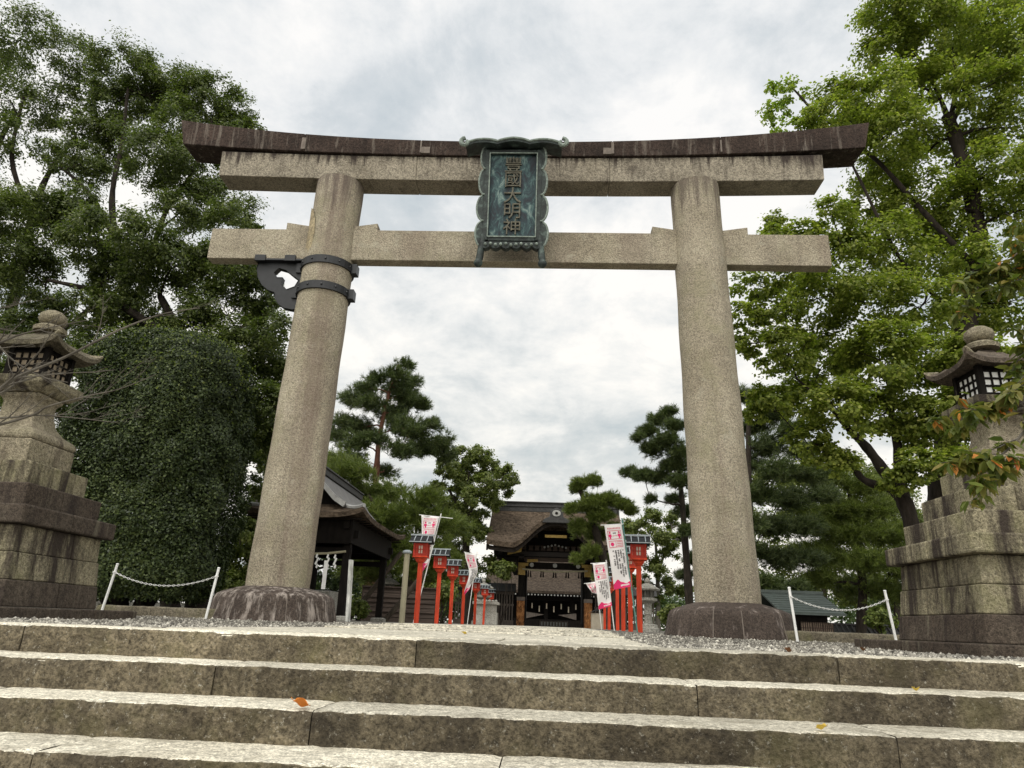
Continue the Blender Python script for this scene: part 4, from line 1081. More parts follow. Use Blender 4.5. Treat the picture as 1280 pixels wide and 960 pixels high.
for k in range(9):
    x = KX-1.5+.375*k; mb.extrude([(x-.16, 44.70, 4.5), (x+.16, 44.70, 4.5), (x+.10, 44.70, 4.66), (x+.16, 44.70, 4.80), (x-.16, 44.70, 4.80), (x-.10, 44.70, 4.66)], (0, .18, 0))
for sx in (-1, 1):
    for k in range(4): mb.box((KX+sx*(2.3+.28*k), 44.4-.3*k, 3.95+.08*k), (.26, .26, .20))
mb.build('bracket_carving', M['brownwood'], kar, tone=-.3)
for x, z, q in [(-1.42, 3.62, .13), (0, 3.62, .13), (1.42, 3.62, .13), (-.95, 4.25, .13), (.95, 4.25, .13)]+[(-.66+.22*k, 4.86-.05*abs(k-3), .06) for k in range(7)]:
    mb = MB(); mb.extrude([(KX+x+q*math.cos(k*PI/6), 44.62, z+q*math.sin(k*PI/6)) for k in range(12)], (0, .08, 0)); mb.build('rosette', M['whitecarve'], kar)
for sx in (-1, 1):
    for out_, dp in (([(2.45, 44.60, 3.50), (1.65, 44.60, 3.55), (1.62, 44.60, 3.72), (2.45, 44.60, 3.74)], .06), ([(1.70, 44.58, 3.76), (1.05, 44.58, 3.82), (1.05, 44.58, 3.97), (1.70, 44.58, 3.95)], .06), ([(2.85, 42.9, 4.02), (2.05, 42.9, 4.22), (2.0, 42.9, 4.46), (2.85, 42.9, 4.26)], .08)):
        mb = MB(); mb.extrude([(KX+sx*x, y, z) for x, y, z in out_], (0, dp, 0)); mb.build('gilt_fitting', M['gold'], kar)
mb = MB(); mb.b(KX-.65, KX+.65, 42.9, 42.96, 5.10, 5.26); mb.build('gilt_fitting', M['gold'], kar)
for sx in (-1, 1):
    mb = MB(); x = KX+sx*1.78; mb.box((x, 46.6, 1.85), (.09, 2.0, 3.1)); mb.build('door_leaf', M['darkwood'], kar)
# wing fences beside the gate
for sx, lab in ((-1, 'dark lattice wing fence left of the inner gate'), (1, 'dark lattice wing fence right of the inner gate')):
    x0, x1 = sorted((KX+sx*2.5, KX+sx*6.2)); L = thing('wing_fence', ((x0+x1)/2, 46, GZ), lab, 'fence', 'wing fences of the inner gate')
    mb = MB(); mb.b(x0, x1, 45.9, 46.1, GZ, .35); mb.b(x0, x1, 45.94, 46.06, 1.2, 1.32); mb.b(x0, x1, 45.9, 46.1, 1.9, 2.05)
    for k in range(22): x = x0+(x1-x0)*(k+.5)/22; mb.b(x-.04, x+.04, 45.96, 46.04, .35, 1.9)
    mb.build('lattice', M['greywood'], L, tone=-.5)
    mb = MB(); mb.extrude([(x0-.1, 45.4, 2.05), (x0-.1, 46, 2.55), (x0-.1, 46.6, 2.05), (x0-.1, 46, 2.25)], (x1-x0+.2, 0, 0)); mb.build('roof', M['rooftile'], L)
# straw tassels of the sacred rope under the lintel
mb = MB(); mb.tube([(KX-2, 44.7, 3.36), (KX, 44.7, 3.25), (KX+2, 44.7, 3.36)], .05, 8)
rope = tag(mb.build('sacred_rope', M['olivepost']), 'straw rope with dark tassels hung under the lintel of the inner gate', 'rope')
for k in range(5):
    x = KX-1.55+.77*k; mb = MB()
    for d in (-.06, .06): mb.tube([(x+d, 44.7, 3.28), (x+d*1.3, 44.7, 2.9)], [.03, .055], 6)
    mb.build('tassel', M['darkwood'], rope)

# worship hall seen through the gate
HY = 58; hall = thing('worship_hall', (KX+.6, HY+4, GZ), 'brown bark-roofed worship hall in shade seen through the inner gate', 'shrine hall')
mb = MB(); prof = [(0, 2.52), (.0, 2.72), (2.2, 3.55), (5, 5.6), (8, 3.55), (10, 2.72), (10, 2.52), (5, 4.6)]
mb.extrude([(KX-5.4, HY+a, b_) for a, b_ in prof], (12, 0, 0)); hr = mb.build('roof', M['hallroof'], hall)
mb = MB()
for k in range(46): mb.b(KX-5.2+k*.257, KX-5.2+k*.257+.10, HY+.03, HY+.1, 2.36, 2.46)
mb.build('rafter_ends', M['whitecarve'], hr)
mb = MB()
for k in range(6): x = KX-4.6+2.1*k; mb.b(x-.14, x+.14, HY+1.2, HY+1.5, GZ, 2.9)
mb.b(KX-5, KX+6, HY+1.1, HY+1.6, 2.05, 2.3); mb.build('post', M['darkwood'], hall)
mb = MB(); mb.b(KX-5.2, KX+6.2, HY+4.5, HY+4.8, GZ, 4.4); mb.b(KX-5.2, KX+6.2, HY+1.0, HY+4.5, GZ, .6); mb.build('back_wall', M['darkwood'], hall)
mb = MB()
for k in range(8):
    x = KX-2.1+.58*k; mb.b(x-.045, x+.045, HY+.95, HY+1.0, 1.15+.25*(k % 2), 1.6+.2*(k % 2))
mb.build('paper_streamer', M['plaster'], hall)
for sx in (-1, 1):
    mb = MB(); mb.extrude([(KX+sx*.55, HY+.9, .95), (KX+sx*2.0, HY+.9, .62), (KX+sx*2.0, HY+.9, 1.12)], (0, .03, 0)); mb.build('curtain', M['greywood'], hall)
p = at(692, 785, 50); L = thing('offering_box', (p.x, 50, GZ), 'low pale-fronted offering box on the gate sill', 'offering box')
mb = MB(); mb.b(p.x-.95, p.x+.95, 49.8, 50.5, GZ, .42); mb.build('chest', M['greywood'], L)
mb = MB()
for k in range(9): mb.b(p.x-.85+.2*k, p.x-.75+.2*k, 49.76, 49.797, .12, .36)
mb.build('slat_front', M['whitecarve'], L)
p = at(747, 775, 40); L = thing('ochre_shelter', (p.x, 40.3, GZ), 'small ochre plastered shelter box right of the inner gate post', 'hut')
mb = MB(); mb.b(p.x-.32, p.x+.32, 40, 40.6, GZ, .85); mb.build('wall', M['plaster'], L)
mb = MB(); mb.extrude([(p.x-.45, 39.9, .85), (p.x, 39.9, 1.1), (p.x+.45, 39.9, .85), (p.x, 39.9, 1.0)], (0, .8, 0)); mb.build('roof', M['rooftile'], L)

# ------------------------------------------------------------------ small store at right and tiled wall behind it
SY = 24.0
a, b_ = at(1000, 766, SY), at(1059, 768, SY); r0, r1 = at(962, 740, SY+2.2), at(1046, 743, SY+2.2)
ze, zr = .11+.40, .0
ze = at(1030, 767, SY).z; zr = at(1010, 742, SY+2.0).z; sx0, sx1 = at(976, 766, SY).x, at(1058, 767, SY).x
L = thing('lattice_store', ((sx0+sx1)/2, SY+2, GZ), 'low dark store with green sheet roof and tan lattice windows behind the right chain', 'store')
mb = MB(); th = .06
mb.extrude([(sx0, SY, ze), (sx0, SY+2.0, zr), (sx0, SY+4.0, ze), (sx0, SY+4.0, ze-th), (sx0, SY+2.0, zr-th), (sx0, SY, ze-th)], (sx1-sx0, 0, 0)); rf = mb.build('roof', M['roofgreen'], L)
mb = MB()
for k in range(9): zq = k/9; mb.b(sx0-.004, sx1+.004, SY+2.0*zq, SY+2.0*zq+.025, ze+(zr-ze)*zq+.006, ze+(zr-ze)*zq+.026)
mb.b(sx0-.05, sx1+.05, SY+1.9, SY+2.1, zr-.02, zr+.08); mb.build('roof_seam', M['roofgreen'], rf, tone=.2)
mb = MB(); mb.b(sx0+.35, sx1-.45, SY+.45, SY+3.6, GZ-.3, ze+.02); wl_ = mb.build('wall', M['darkwood'], L)
wz0, wz1 = GZ-.1, at(1020, 778, SY+.45).z
for k, (u0, u1) in enumerate(((1002, 1016), (1017, 1029), (1030, 1042))):
    x0, x1 = at(u0, 790, SY+.4).x, at(u1, 790, SY+.4).x
    mb = MB(); mb.b(x0, x1, SY+.415, SY+.448, wz0, wz1); wv = mb.build('window', M['shoji'], L)
    mb = MB()
    for j in range(6): x = x0+(x1-x0)*j/5; mb.b(x-.012, x+.012, SY+.385, SY+.412, wz0, wz1)
    for j in range(4): z = wz0+(wz1-wz0)*(j+.5)/3.6; mb.b(x0, x1, SY+.38, SY+.410, z-.008, z+.008)
    mb.build('lattice', M['brownwood'], wv)
TY = 32.0
x0, x1 = at(1045, 790, TY).x, at(1125, 790, TY).x; z0 = at(1085, 793, TY).z; z1 = at(1085, 783, TY).z
L = thing('tiled_wall', ((x0+x1)/2, TY, GZ), 'low wall with grey tiled coping far behind the right chain', 'wall')
mb = MB(); mb.b(x0, x1+6, TY-.1, TY+.1, GZ-.4, z0); mb.build('wall_body', M['plaster'], L, tone=-.2)
mb = MB(); mb.extrude([(x0-.1, TY-.42, z0), (x0-.1, TY, z1), (x0-.1, TY+.42, z0), (x0-.1, TY, z0+.02)], (x1-x0+6, 0, 0)); rf = mb.build('coping', M['rooftile'], L)
mb = MB()
for k in range(40): x = x0+(x1-x0+5.6)*k/39; mb.tube([(x, TY-.44, z0+.012), (x, TY-.03, z1+.01)], .035, 6)
mb.tube([(x0-.12, TY, z1+.03), (x1+5.9, TY, z1+.03)], .06, 8); mb.build('roof_tile', M['rooftile'], rf, tone=.3)

# things in the gloom beneath the left evergreen
p0, p1 = at(208, 762, 21), at(207, 732, 21)
L = thing('red_banner', (p0.x, 21, GZ), 'narrow red and white banner in the gloom under the dark clipped evergreen', 'banner')
mb = MB(); w = .10
for k in range(13): z = p0.z-.02+(p1.z-p0.z)*k/12; mb.v += [(p0.x-w, 21+.03*math.sin(k*.9), z), (p0.x+w, 21+.03*math.sin(k*.9+1), z)]
for k in range(12): mb.f.append((2*k, 2*k+1, 2*k+3, 2*k+2))
c = mb.build('cloth', M['redcloth'], L, smooth=True); c.modifiers.new('cloth_thickness', 'SOLIDIFY').thickness = .004
mb = MB()
for k in range(4): z = p0.z+.05+.12*k; mb.b(p0.x-.05, p0.x+.05, 20.93, 20.95, z, z+.07)
mb.build('print', M['cloth'], c)
mb = MB(); mb.tube([(p0.x-w-.02, 21.02, GZ-.02), (p1.x-w-.02, 21.02, p1.z+.06)], .014, 6); mb.build('pole', M['white'], L)
p = at(216, 765, 20.6); q = at(219, 741, 20.6); mb = MB(); mb.bar((p.x, 20.6, GZ-.02), (q.x, 20.6, q.z), .11, .11); tag(mb.build('stone_marker', M['lichenstone'], bevel=.01), 'slim grey stone marker post beside the narrow red banner', 'stone post')
p = at(190, 755, 26); mb = MB(); mb.b(p.x-6, p.x+2.6, 26, 26.25, GZ-.02, .42); tag(mb.build('boundary_wall', M['lichenstone'], bevel=.03, tone=-.3), 'low dark stone boundary wall behind the clipped evergreen', 'wall')

# ------------------------------------------------------------------ fallen leaves on the steps
lm = {k: leafmat('fallen_leaf_'+k, c, .15, .6) for k, c in (('orange', [(.45, .13, .02), (.60, .20, .03)]), ('brown', [(.10, .045, .02), (.16, .07, .03)]), ('yellow', [(.52, .34, .05), (.60, .42, .08)]))}
def fallen(px, py, Y, z, s, mat, label, curl, rot):
    d = at(px, py, Y); x, y = d.x, Y; mb = MB(); N = 8
    for i in range(N+1):
        u = i/N; w = .42*math.sin(PI*min(1, u*1.02)**.8)*(1-.15*u)+.01
        for j in (-1, -.5, 0, .5, 1):
            mb.v.append((s*(u-.5), s*w*j*.9, s*(curl*(abs(j)**1.6)*w*1.5+curl*.9*(u-.5)**2+.04*math.sin(u*9+j*2))))
    for i in range(N):
        for j in range(4): a = i*5+j; mb.f.append((a, a+5, a+6, a+1))
    mb.tube([(-s*.5, 0, s*curl*.22), (-s*.72, s*.05, s*curl*.45)], s*.018, 5)
    mb.xform(Matrix.Translation((x, y, z+.012)) @ Matrix.Rotation(rot, 4, 'Z') @ Matrix.Rotation(.25, 4, 'Y'))
    tag(mb.build('fallen_leaf', lm[mat], smooth=True), label, 'leaf', 'fallen leaves on the steps')
fallen(377, 878, 3.80, -2*RISE, .085, 'orange', 'large curled orange leaf on the third step down, left half', .7, .4)
fallen(1026, 902, 3.80, -2*RISE, .06, 'yellow', 'small curled yellow brown leaf beside the step joint at right', .6, 2.2)
fallen(1144, 857, 4.25, -RISE, .055, 'yellow', 'small yellow leaf on the second step below the right plinth', .5, 1.0)
fallen(985, 812, 4.75, 0, .05, 'brown', 'dark brown curled leaf on the gravel edge below the right plinth', .8, .2)
fallen(1078, 803, 6.2, 0, .07, 'brown', 'dark brown leaf lying by the kerb in front of the store', .6, 1.3)
fallen(581, 783, 7.0, 0.0, .06, 'yellow', 'yellow green leaf on the pale paved approach', .5, .6)
# ------------------------------------------------------------------ trees
def rnd_dirs(r, n):
    v = r.normal(size=(n, 3)); return v/np.linalg.norm(v, axis=1, keepdims=True)
def leaf_quads(r, C, Nn, l, w, droop=.2, fold=.0):
    """diamond leaves at points C with normals Nn"""
    n = len(C); t = rnd_dirs(r, n); t[:, 2] -= droop
    t -= Nn*np.sum(t*Nn, 1, keepdims=True); t /= np.linalg.norm(t, axis=1, keepdims=True)+1e-9
    b = np.cross(Nn, t); s = r.uniform(.65, 1.3, (n, 1))
    L = t*(l/2)*s; B = b*(w/2)*s; sh = t*(l*.1)*s
    return np.stack([C-L, C-sh+B, C+L, C-sh-B], 1)
def clump_points(r, clumps, n, sub=26, subr=.34, shell=.5, flat=.75, upbias=.25):
    """leaf positions gathered in sprays inside each clump: (centre, radii) -> points, outward directions, spray centres"""
    wgt = np.array([(c[1][0]*c[1][1]*c[1][2])**(2/3)*(c[2] if len(c) > 2 else 1) for c in clumps]); wgt /= wgt.sum()
    P, D, SC = [], [], []
    for (c, w) in zip(clumps, wgt):
        k = max(8, int(n*w)); c0 = np.array(c[0]); R = np.array(c[1])
        ns = max(6, int(sub)); d = rnd_dirs(r, ns); d[:, 2] += upbias; d /= np.linalg.norm(d, axis=1, keepdims=True)
        rad = shell+(1-shell)*r.random((ns, 1))**.7
        sc = c0+d*rad*R
        i = r.integers(0, ns, k); szs = r.uniform(.65, 1.3, ns)
        g = r.normal(size=(k, 3))*.55; g = np.clip(g, -1.3, 1.3)
        off = g*R.mean()*subr*szs[i][:, None]*np.array([1, 1, flat])
        P.append(sc[i]+off); o = d[i]+g*.6; D.append(o/np.linalg.norm(o, axis=1, keepdims=True)); SC.append((c0, sc))
    return np.concatenate(P), np.concatenate(D), SC
def limb(mb, p, q, r0, r1, rr, n=6, wob=.12, sag=.0, seg=6):
    p, q = Vector(p), Vector(q); L = (q-p).length; pts = []; rad = []
    a = Vector((rr.uniform(-1, 1), rr.uniform(-1, 1), rr.uniform(-.3, .8)))*L*wob
    for i in range(seg+1):
        u = i/seg; pts.append(p.lerp(q, u)+a*math.sin(PI*u)+Vector((rr.uniform(-1, 1), rr.uniform(-1, 1), rr.uniform(-1, 1)))*L*.018*(0 < i < seg)-Vector((0, 0, sag*L*math.sin(PI*u)))); rad.append(r0+(r1-r0)*u)
    mb.tube(pts, rad, n); return pts
def path_pts(pp, n=6):
    """smooth a list of points"""
    P = [Vector(p) for p in pp]; out = []
    for i in range(len(P)-1):
        a, b, c, d = P[max(i-1, 0)], P[i], P[i+1], P[min(i+2, len(P)-1)]
        for k in range(n):
            t = k/n; out.append(.5*((2*b)+(c-a)*t+(2*a-5*b+4*c-d)*t*t+(3*b-a-3*c+d)*t**3))
    out.append(P[-1]); return out
def tree(name, label, cat, trunks, clumps, n, leaf, mat, bark, seed, group=None, sub=26, subr=.34, shell=.5, flat=.75, up=.45, droop=.2, twig=.006, needles=None, extra=None, limb_r=.3, nearest=1.0, twigs=8):
    r = np.random.default_rng(seed); rr = random.Random(seed)
    base = trunks[0][0][0]; L = thing(name, (base[0], base[1], base[2]), label, cat, group)
    tb = MB(); nodes = []
    for pts, (ra, rb) in trunks:
        sm = path_pts(pts); m = len(sm)
        rad = [(ra+(rb-ra)*(i/(m-1))**.8)*(1+.10*math.sin(i*1.7+seed)) for i in range(m)]
        if pts is trunks[0][0]: rad[0] *= 1.35
        tb.tube(sm, rad, 10); nodes += [(p, q) for p, q in list(zip(sm, rad))[m//4:]]
    cl = [(np.array(c[0]), np.array(c[1]), c[2] if len(c) > 2 else 1) for c in clumps]
    order = sorted(range(len(cl)), key=lambda i: min((Vector(cl[i][0])-p).length for p, _ in nodes))
    P, D, SC = clump_points(r, cl, n, sub, subr, shell, flat)
    for i in order:
        c = Vector(cl[i][0]); R = float(np.mean(cl[i][1]))
        best = min(nodes, key=lambda t: (t[0]-c).length*(1+.9*max(0, (t[0].z-c.z)/max(.3, (t[0]-c).length)))); d = (best[0]-c).length
        rb = max(twig*2, min(best[1]*.62, .014+.018*d+.05*R*limb_r))
        pts = limb(tb, best[0], c, rb, max(twig*1.5, rb*.45), rr, 6, .14)
        for k, p in enumerate(pts[2:]): nodes.append((p, rb*(1-.55*(k+2)/len(pts))))
        sc = SC[i][1]
        for k in range(min(twigs, len(sc))):
            st = pts[rr.randint(len(pts)//2, len(pts)-1)]
            limb(tb, st, Vector(sc[k]), max(twig, rb*.30), twig*.6, rr, 4, .12, seg=4)
    if needles:
        # bottle-brush shoots that leave the branch outwards and upwards, needles set along each
        l, w, per = needles; SP, SD, SL = [], [], []
        tx = np.array([tuple(p) for p, _ in nodes[:8]]).mean(0)
        for (c0, R_, w_) in cl:
            k = max(10, int(n*(R_[0]*R_[1]*R_[2])**(2/3)/sum((q[1][0]*q[1][1]*q[1][2])**(2/3) for q in cl)))
            st = c0+np.clip(r.normal(size=(k, 3))*np.array([.50, .50, .36]), -1.15, 1.15)*R_
            o = st-np.array([tx[0], tx[1], 0]); o[:, 2] = 0; o /= np.linalg.norm(o, axis=1, keepdims=True)+1e-6
            d = o*.75+rnd_dirs(r, k)*.65+np.array([0, 0, .42]); d /= np.linalg.norm(d, axis=1, keepdims=True)
            SP.append(st); SD.append(d); SL.append(R_.mean()*r.uniform(.25, .6, (k, 1)))
        SP, SD, SL = map(np.concatenate, (SP, SD, SL)); m = per
        Pt = np.repeat(SP, m, 0)+np.repeat(SD*SL, m, 0)*r.random((len(SP)*m, 1))
        d = np.repeat(SD, m, 0)*.85+rnd_dirs(r, len(Pt))*.8; d /= np.linalg.norm(d, axis=1, keepdims=True)
        ln = l*r.uniform(.7, 1.2, (len(Pt), 1)); sd_ = np.cross(d, rnd_dirs(r, len(Pt))); sd_ /= np.linalg.norm(sd_, axis=1, keepdims=True)+1e-9
        Q = np.stack([Pt-sd_*w*.5, Pt+sd_*w*.5, Pt+d*ln+sd_*w*.2, Pt+d*ln-sd_*w*.2], 1)
    else:
        nn = D*.55+rnd_dirs(r, len(P))*.6; nn[:, 2] += up; nn /= np.linalg.norm(nn, axis=1, keepdims=True)
        Q = leaf_quads(r, P, nn, leaf[0], leaf[1], droop)
    quads('crown', Q, mat, L, base)
    tb.build('trunk', bark, L, smooth=True)
    if extra:
        for nm, cl2, n2, mt in extra:
            P, D, _ = clump_points(r, [(np.array(c[0]), np.array(c[1]), 1) for c in cl2], n2, 16, subr, shell, flat)
            nn = D*.5+rnd_dirs(r, len(P))*.7; nn[:, 2] += up; nn /= np.linalg.norm(nn, axis=1, keepdims=True)
            quads(nm, leaf_quads(r, P, nn, leaf[0], leaf[1], droop), mt, L, base)
    return L
def CL(lst, Y, dy=.9, seed=1, sq=.85, deep=1.0, w=1.0):
    """clumps: photo position and pixel radius brought to distance Y with their own scatter in depth"""
    rr = random.Random(seed); out = []
    for e in lst:
        px, py, rp = e[:3]; yy = Y+rr.uniform(-dy, dy)+(e[3] if len(e) > 3 else 0)
        p = at(px, py, yy); R = rp*mpp(yy, p.z); out.append((tuple(p), (R, R*deep, R*sq), w))
    return out
def PT(lst, Y, ground=None, dy=0):
    o = []
    for k, e in enumerate(lst): p = at(e[0], e[1], Y+(e[2] if len(e) > 2 else 0)); o.append(Vector(p))
    if ground is not None: o[0].z = ground
    return o

# camphors behind the gate's left
A = [(25, 50, 52), (88, 72, 40), (12, 125, 46), (68, 128, 40), (-45, 60, 70), (-50, 180, 70), (10, 170, 30), (100, 110, 26)]
tree('camphor_tree', 'tall dark camphor tree at the left edge with pale curving upper limbs', 'tree',
     [(PT([(-60, 760), (-40, 560), (-5, 440), (25, 350), (40, 270), (62, 215), (95, 170)], 18.0, 0), (.24, .05)), (PT([(-5, 440), (-30, 300), (-10, 200), (20, 140)], 18.0), (.2, .05)), (PT([(40, 270), (15, 200), (30, 120)], 17.8), (.1, .04))],
     CL(A, 18.0, .8, 3)+CL([(-20, 300, 50), (10, 380, 45), (-60, 420, 70), (-90, 300, 80), (-30, 480, 50)], 18.2, .8, 4), 70000, (.10, .044), M['camphor'], M['bark_dark'], 11, 'camphor trees left of the torii', sub=30, subr=.30, shell=.55)
B1_ = [(158, 85, 42), (140, 130, 36), (185, 120, 40), (222, 115, 38), (262, 125, 40), (296, 140, 26), (312, 165, 18), (228, 160, 40), (280, 170, 34), (110, 165, 30), (150, 185, 42), (195, 195, 46), (100, 205, 38), (240, 205, 40), (60, 195, 22),
       (265, 255, 44), (295, 275, 36), (225, 265, 34)]
tree('camphor_tree', 'tall dark camphor tree whose open crown rises behind the left end of the torii lintel', 'tree',
     [(PT([(215, 765), (190, 560), (165, 420), (150, 330), (140, 250), (152, 180), (160, 110)], 17.6, 0), (.2, .04)), (PT([(165, 400), (205, 270), (240, 215), (265, 150)], 17.8), (.10, .03)), (PT([(145, 300), (110, 240), (70, 205)], 17.4), (.09, .03))],
     CL(B1_, 17.6, .9, 5), 92000, (.098, .043), M['camphor'], M['bark_dark'], 12, 'camphor trees left of the torii', sub=30, subr=.30, shell=.55)
B2_ = [(40, 270, 46), (95, 265, 36), (25, 335, 46), (120, 300, 44), (180, 300, 40), (150, 345, 44), (215, 335, 48), (265, 335, 46), (300, 330, 36), (322, 375, 32), (345, 415, 28), (330, 455, 40), (285, 395, 48), (240, 400, 36), (300, 440, 46), (350, 470, 26), (340, 510, 34), (330, 560, 34),
       (60, 380, 28), (115, 385, 34), (170, 400, 40), (30, 420, 40), (80, 440, 44), (130, 450, 44), (20, 480, 44), (60, 520, 46), (60, 600, 50), (335, 610, 26), (-10, 270, 46), (345, 545, 25), (310, 520, 36)]
tree('camphor_tree', 'broad very dark camphor tree filling the space behind the left pillar and clipped evergreen', 'tree',
     [(PT([(250, 765), (245, 600), (235, 480), (225, 420), (200, 370)], 16.6, 0), (.28, .08)), (PT([(235, 480), (290, 420), (325, 400)], 16.4), (.12, .04)), (PT([(225, 430), (130, 370), (60, 350)], 16.3), (.14, .04)), (PT([(130, 370), (70, 420), (30, 440)], 16.3), (.08, .03))],
     CL(B2_, 16.3, 1.0, 6, deep=1.1), 175000, (.098, .043), M['camphor'], M['bark_dark'], 13, 'camphor trees left of the torii', sub=30, subr=.33, shell=.45)

# the clipped evergreen: leaves on a dense rounded column
def clipped(name, label, cx, cy, prof, sx, sy, n, leaf, mat, seed):
    r = np.random.default_rng(seed); L = thing(name, (cx, cy, GZ), label, 'tree')
    zs = np.array([p[1] for p in prof]); rs = np.array([p[0] for p in prof])
    z = r.uniform(zs[0], zs[-1], n*2); R = np.interp(z, zs, rs); keep = r.random(n*2) < (R+.35)/(rs.max()+.35); z = z[keep][:n]; R = R[keep][:n]; n = len(z)
    a = r.uniform(0, 2*PI, n)
    lump = np.array([mnoise.noise(Vector((math.cos(t)*1.9, math.sin(t)*1.9, zz_*1.1+seed)))*.16+mnoise.noise(Vector((math.cos(t)*5, math.sin(t)*5, zz_*2.6+seed)))*.09 for t, zz_ in zip(a, z)])
    e = (np.abs(np.cos(a))**3.6+np.abs(np.sin(a))**3.6)**(-1/3.6)
    dep = r.exponential(.11, n); rad = np.maximum(R*(1+lump)*e-dep+r.normal(0, .025, n), .03)
    P = np.stack([cx+np.cos(a)*rad*sx, cy+np.sin(a)*rad*sy, z+r.normal(0, .03, n)], 1)
    out = np.stack([np.cos(a), np.sin(a), np.full(n, .25)], 1); top = np.clip((z-zs[-1]+.9)/.9, 0, 1); out[:, 2] += top*1.4
    nn = out/np.linalg.norm(out, axis=1, keepdims=True)*.65+rnd_dirs(r, n)*.6; nn[:, 2] += .25; nn /= np.linalg.norm(nn, axis=1, keepdims=True)
    quads('crown', leaf_quads(r, P, nn, leaf[0], leaf[1], .1), mat, L, (cx, cy, GZ))
    m = n//9; a2 = r.uniform(0, 2*PI, m); z2 = r.uniform(zs[0]+.1, zs[-1]-.4, m); R2 = np.interp(z2, zs, rs)*np.sqrt(r.random(m))*.86
    P2 = np.stack([cx+np.cos(a2)*R2*sx, cy+np.sin(a2)*R2*sy, z2], 1)
    quads('inner_foliage', leaf_quads(r, P2, rnd_dirs(r, m), leaf[0]*2.6, leaf[1]*2.6, .1), mat, L, (cx, cy, GZ))
    # fresh shoots standing out of the clipped surface
    m = 2600; i = r.choice(np.nonzero(z > zs[-1]-1.1-r.exponential(.35, n))[0], m); Q0 = P[i]+out[i]*r.uniform(.02, .16, (m, 1)); nn = rnd_dirs(r, m); nn[:, 2] += .3; nn /= np.linalg.norm(nn, axis=1, keepdims=True)
    quads('fresh_shoots', leaf_quads(r, Q0, nn, leaf[0]*1.1, leaf[1], -.2), M['broad'], L, (cx, cy, GZ))
    rr = random.Random(seed)
    mb = MB()
    for k in range(6):
        a_ = k*1.05+.3; p = Vector((cx+.25*math.cos(a_), cy+.25*math.sin(a_), GZ-.03)); q = Vector((cx+.8*math.cos(a_), cy+.8*math.sin(a_), prof[0][1]+.6))
        limb(mb, p, q, .10, .06, rr, 7, .05); limb(mb, q, q+Vector((.5*math.cos(a_), .5*math.sin(a_), 1.6)), .06, .02, rr, 5, .1)
    mb.build('trunk', M['bark_dark'], L, smooth=True)
    # dim twiggy heart
    return L
hy = 14.0; hc = at(174, 600, hy); zt_ = at(205, 408, hy).z; zb_ = at(205, 722, hy).z
H_ = zt_-zb_
clipped('clipped_evergreen', 'huge rounded clipped evergreen, almost black green, between left lantern and left pillar', hc.x, hy+.6,
        [(1.25, zb_-.42), (1.62, zb_-.05), (1.78, zb_+.22*H_), (1.86, zb_+.45*H_), (1.88, zb_+.62*H_), (1.83, zb_+.76*H_), (1.58, zb_+.88*H_), (1.15, zb_+.955*H_), (.5, zt_)], .93, .82, 200000, (.062, .034), M['holly'], 21)

# ginkgo on the right
G = [(1115, 18, 46), (1165, 30, 52), (1230, 30, 60), (1285, 60, 60), (1120, 75, 46), (1150, 110, 40), (1095, 120, 44), (1050, 130, 34), (1030, 150, 30), (1070, 165, 32), (1115, 165, 44), (1230, 110, 44), (1265, 160, 50), (1160, 190, 44), (1245, 210, 46), (1290, 260, 50),
     (1210, 60, 36), (1100, 215, 36), (1150, 250, 46), (1195, 260, 40), (1085, 262, 36), (1040, 268, 26), (970, 282, 20), (965, 300, 22), (1005, 295, 26), (1050, 305, 40), (1110, 310, 50), (1165, 315, 48), (1225, 330, 40), (1000, 345, 40), (945, 362, 32), (928, 395, 22), (975, 400, 36), (1035, 370, 50), (1090, 380, 50), (1150, 385, 50), (1210, 390, 46), (1265, 380, 46)]
tree('ginkgo_tree', 'tall bright green ginkgo with lopped dark upper trunk and a yellowing side branch', 'tree',
     [(PT([(1172, 720), (1176, 640), (1186, 540), (1200, 440), (1222, 330), (1218, 260), (1200, 190), (1185, 145)], 14.4, 0), (.30, .14)), (PT([(1186, 150), (1165, 100), (1140, 60)], 14.4), (.07, .03)), (PT([(1188, 150), (1195, 100), (1190, 60)], 14.5), (.06, .03)), (PT([(1192, 150), (1215, 95), (1225, 50)], 14.4), (.06, .03)),
      (PT([(1215, 330), (1150, 260), (1090, 195), (1040, 165), (1000, 120), (985, 105)], 14.2), (.075, .018)), (PT([(1205, 400), (1130, 330), (1075, 225), (1060, 195)], 14.0), (.06, .02))],
     CL(G, 14.4, 1.0, 7), 135000, (.076, .064), M['ginkgo'], M['bark_dark'], 31, 'ginkgo trees right of the torii', sub=30, subr=.31, shell=.5, flat=.6, up=.6,
     extra=[('yellow_leaves', CL([(990, 118, 20), (970, 140, 18), (985, 160, 18), (1010, 150, 18), (1000, 175, 12), (968, 112, 12)], 14.2, .3, 2), 2300, M['ginkgo_yellow'])], twigs=6)
G2 = [(985, 440, 36), (1040, 440, 46), (1100, 450, 50), (1160, 455, 46), (1215, 450, 40), (960, 500, 26), (1000, 500, 34), (1050, 510, 44), (1100, 520, 40), (1010, 555, 30), (1045, 580, 26), (1150, 525, 42), (1195, 520, 40), (1230, 500, 40), (1150, 585, 30), (1120, 600, 20), (1210, 580, 30), (1250, 560, 40), (1270, 470, 44), (935, 430, 20), (945, 520, 16)]
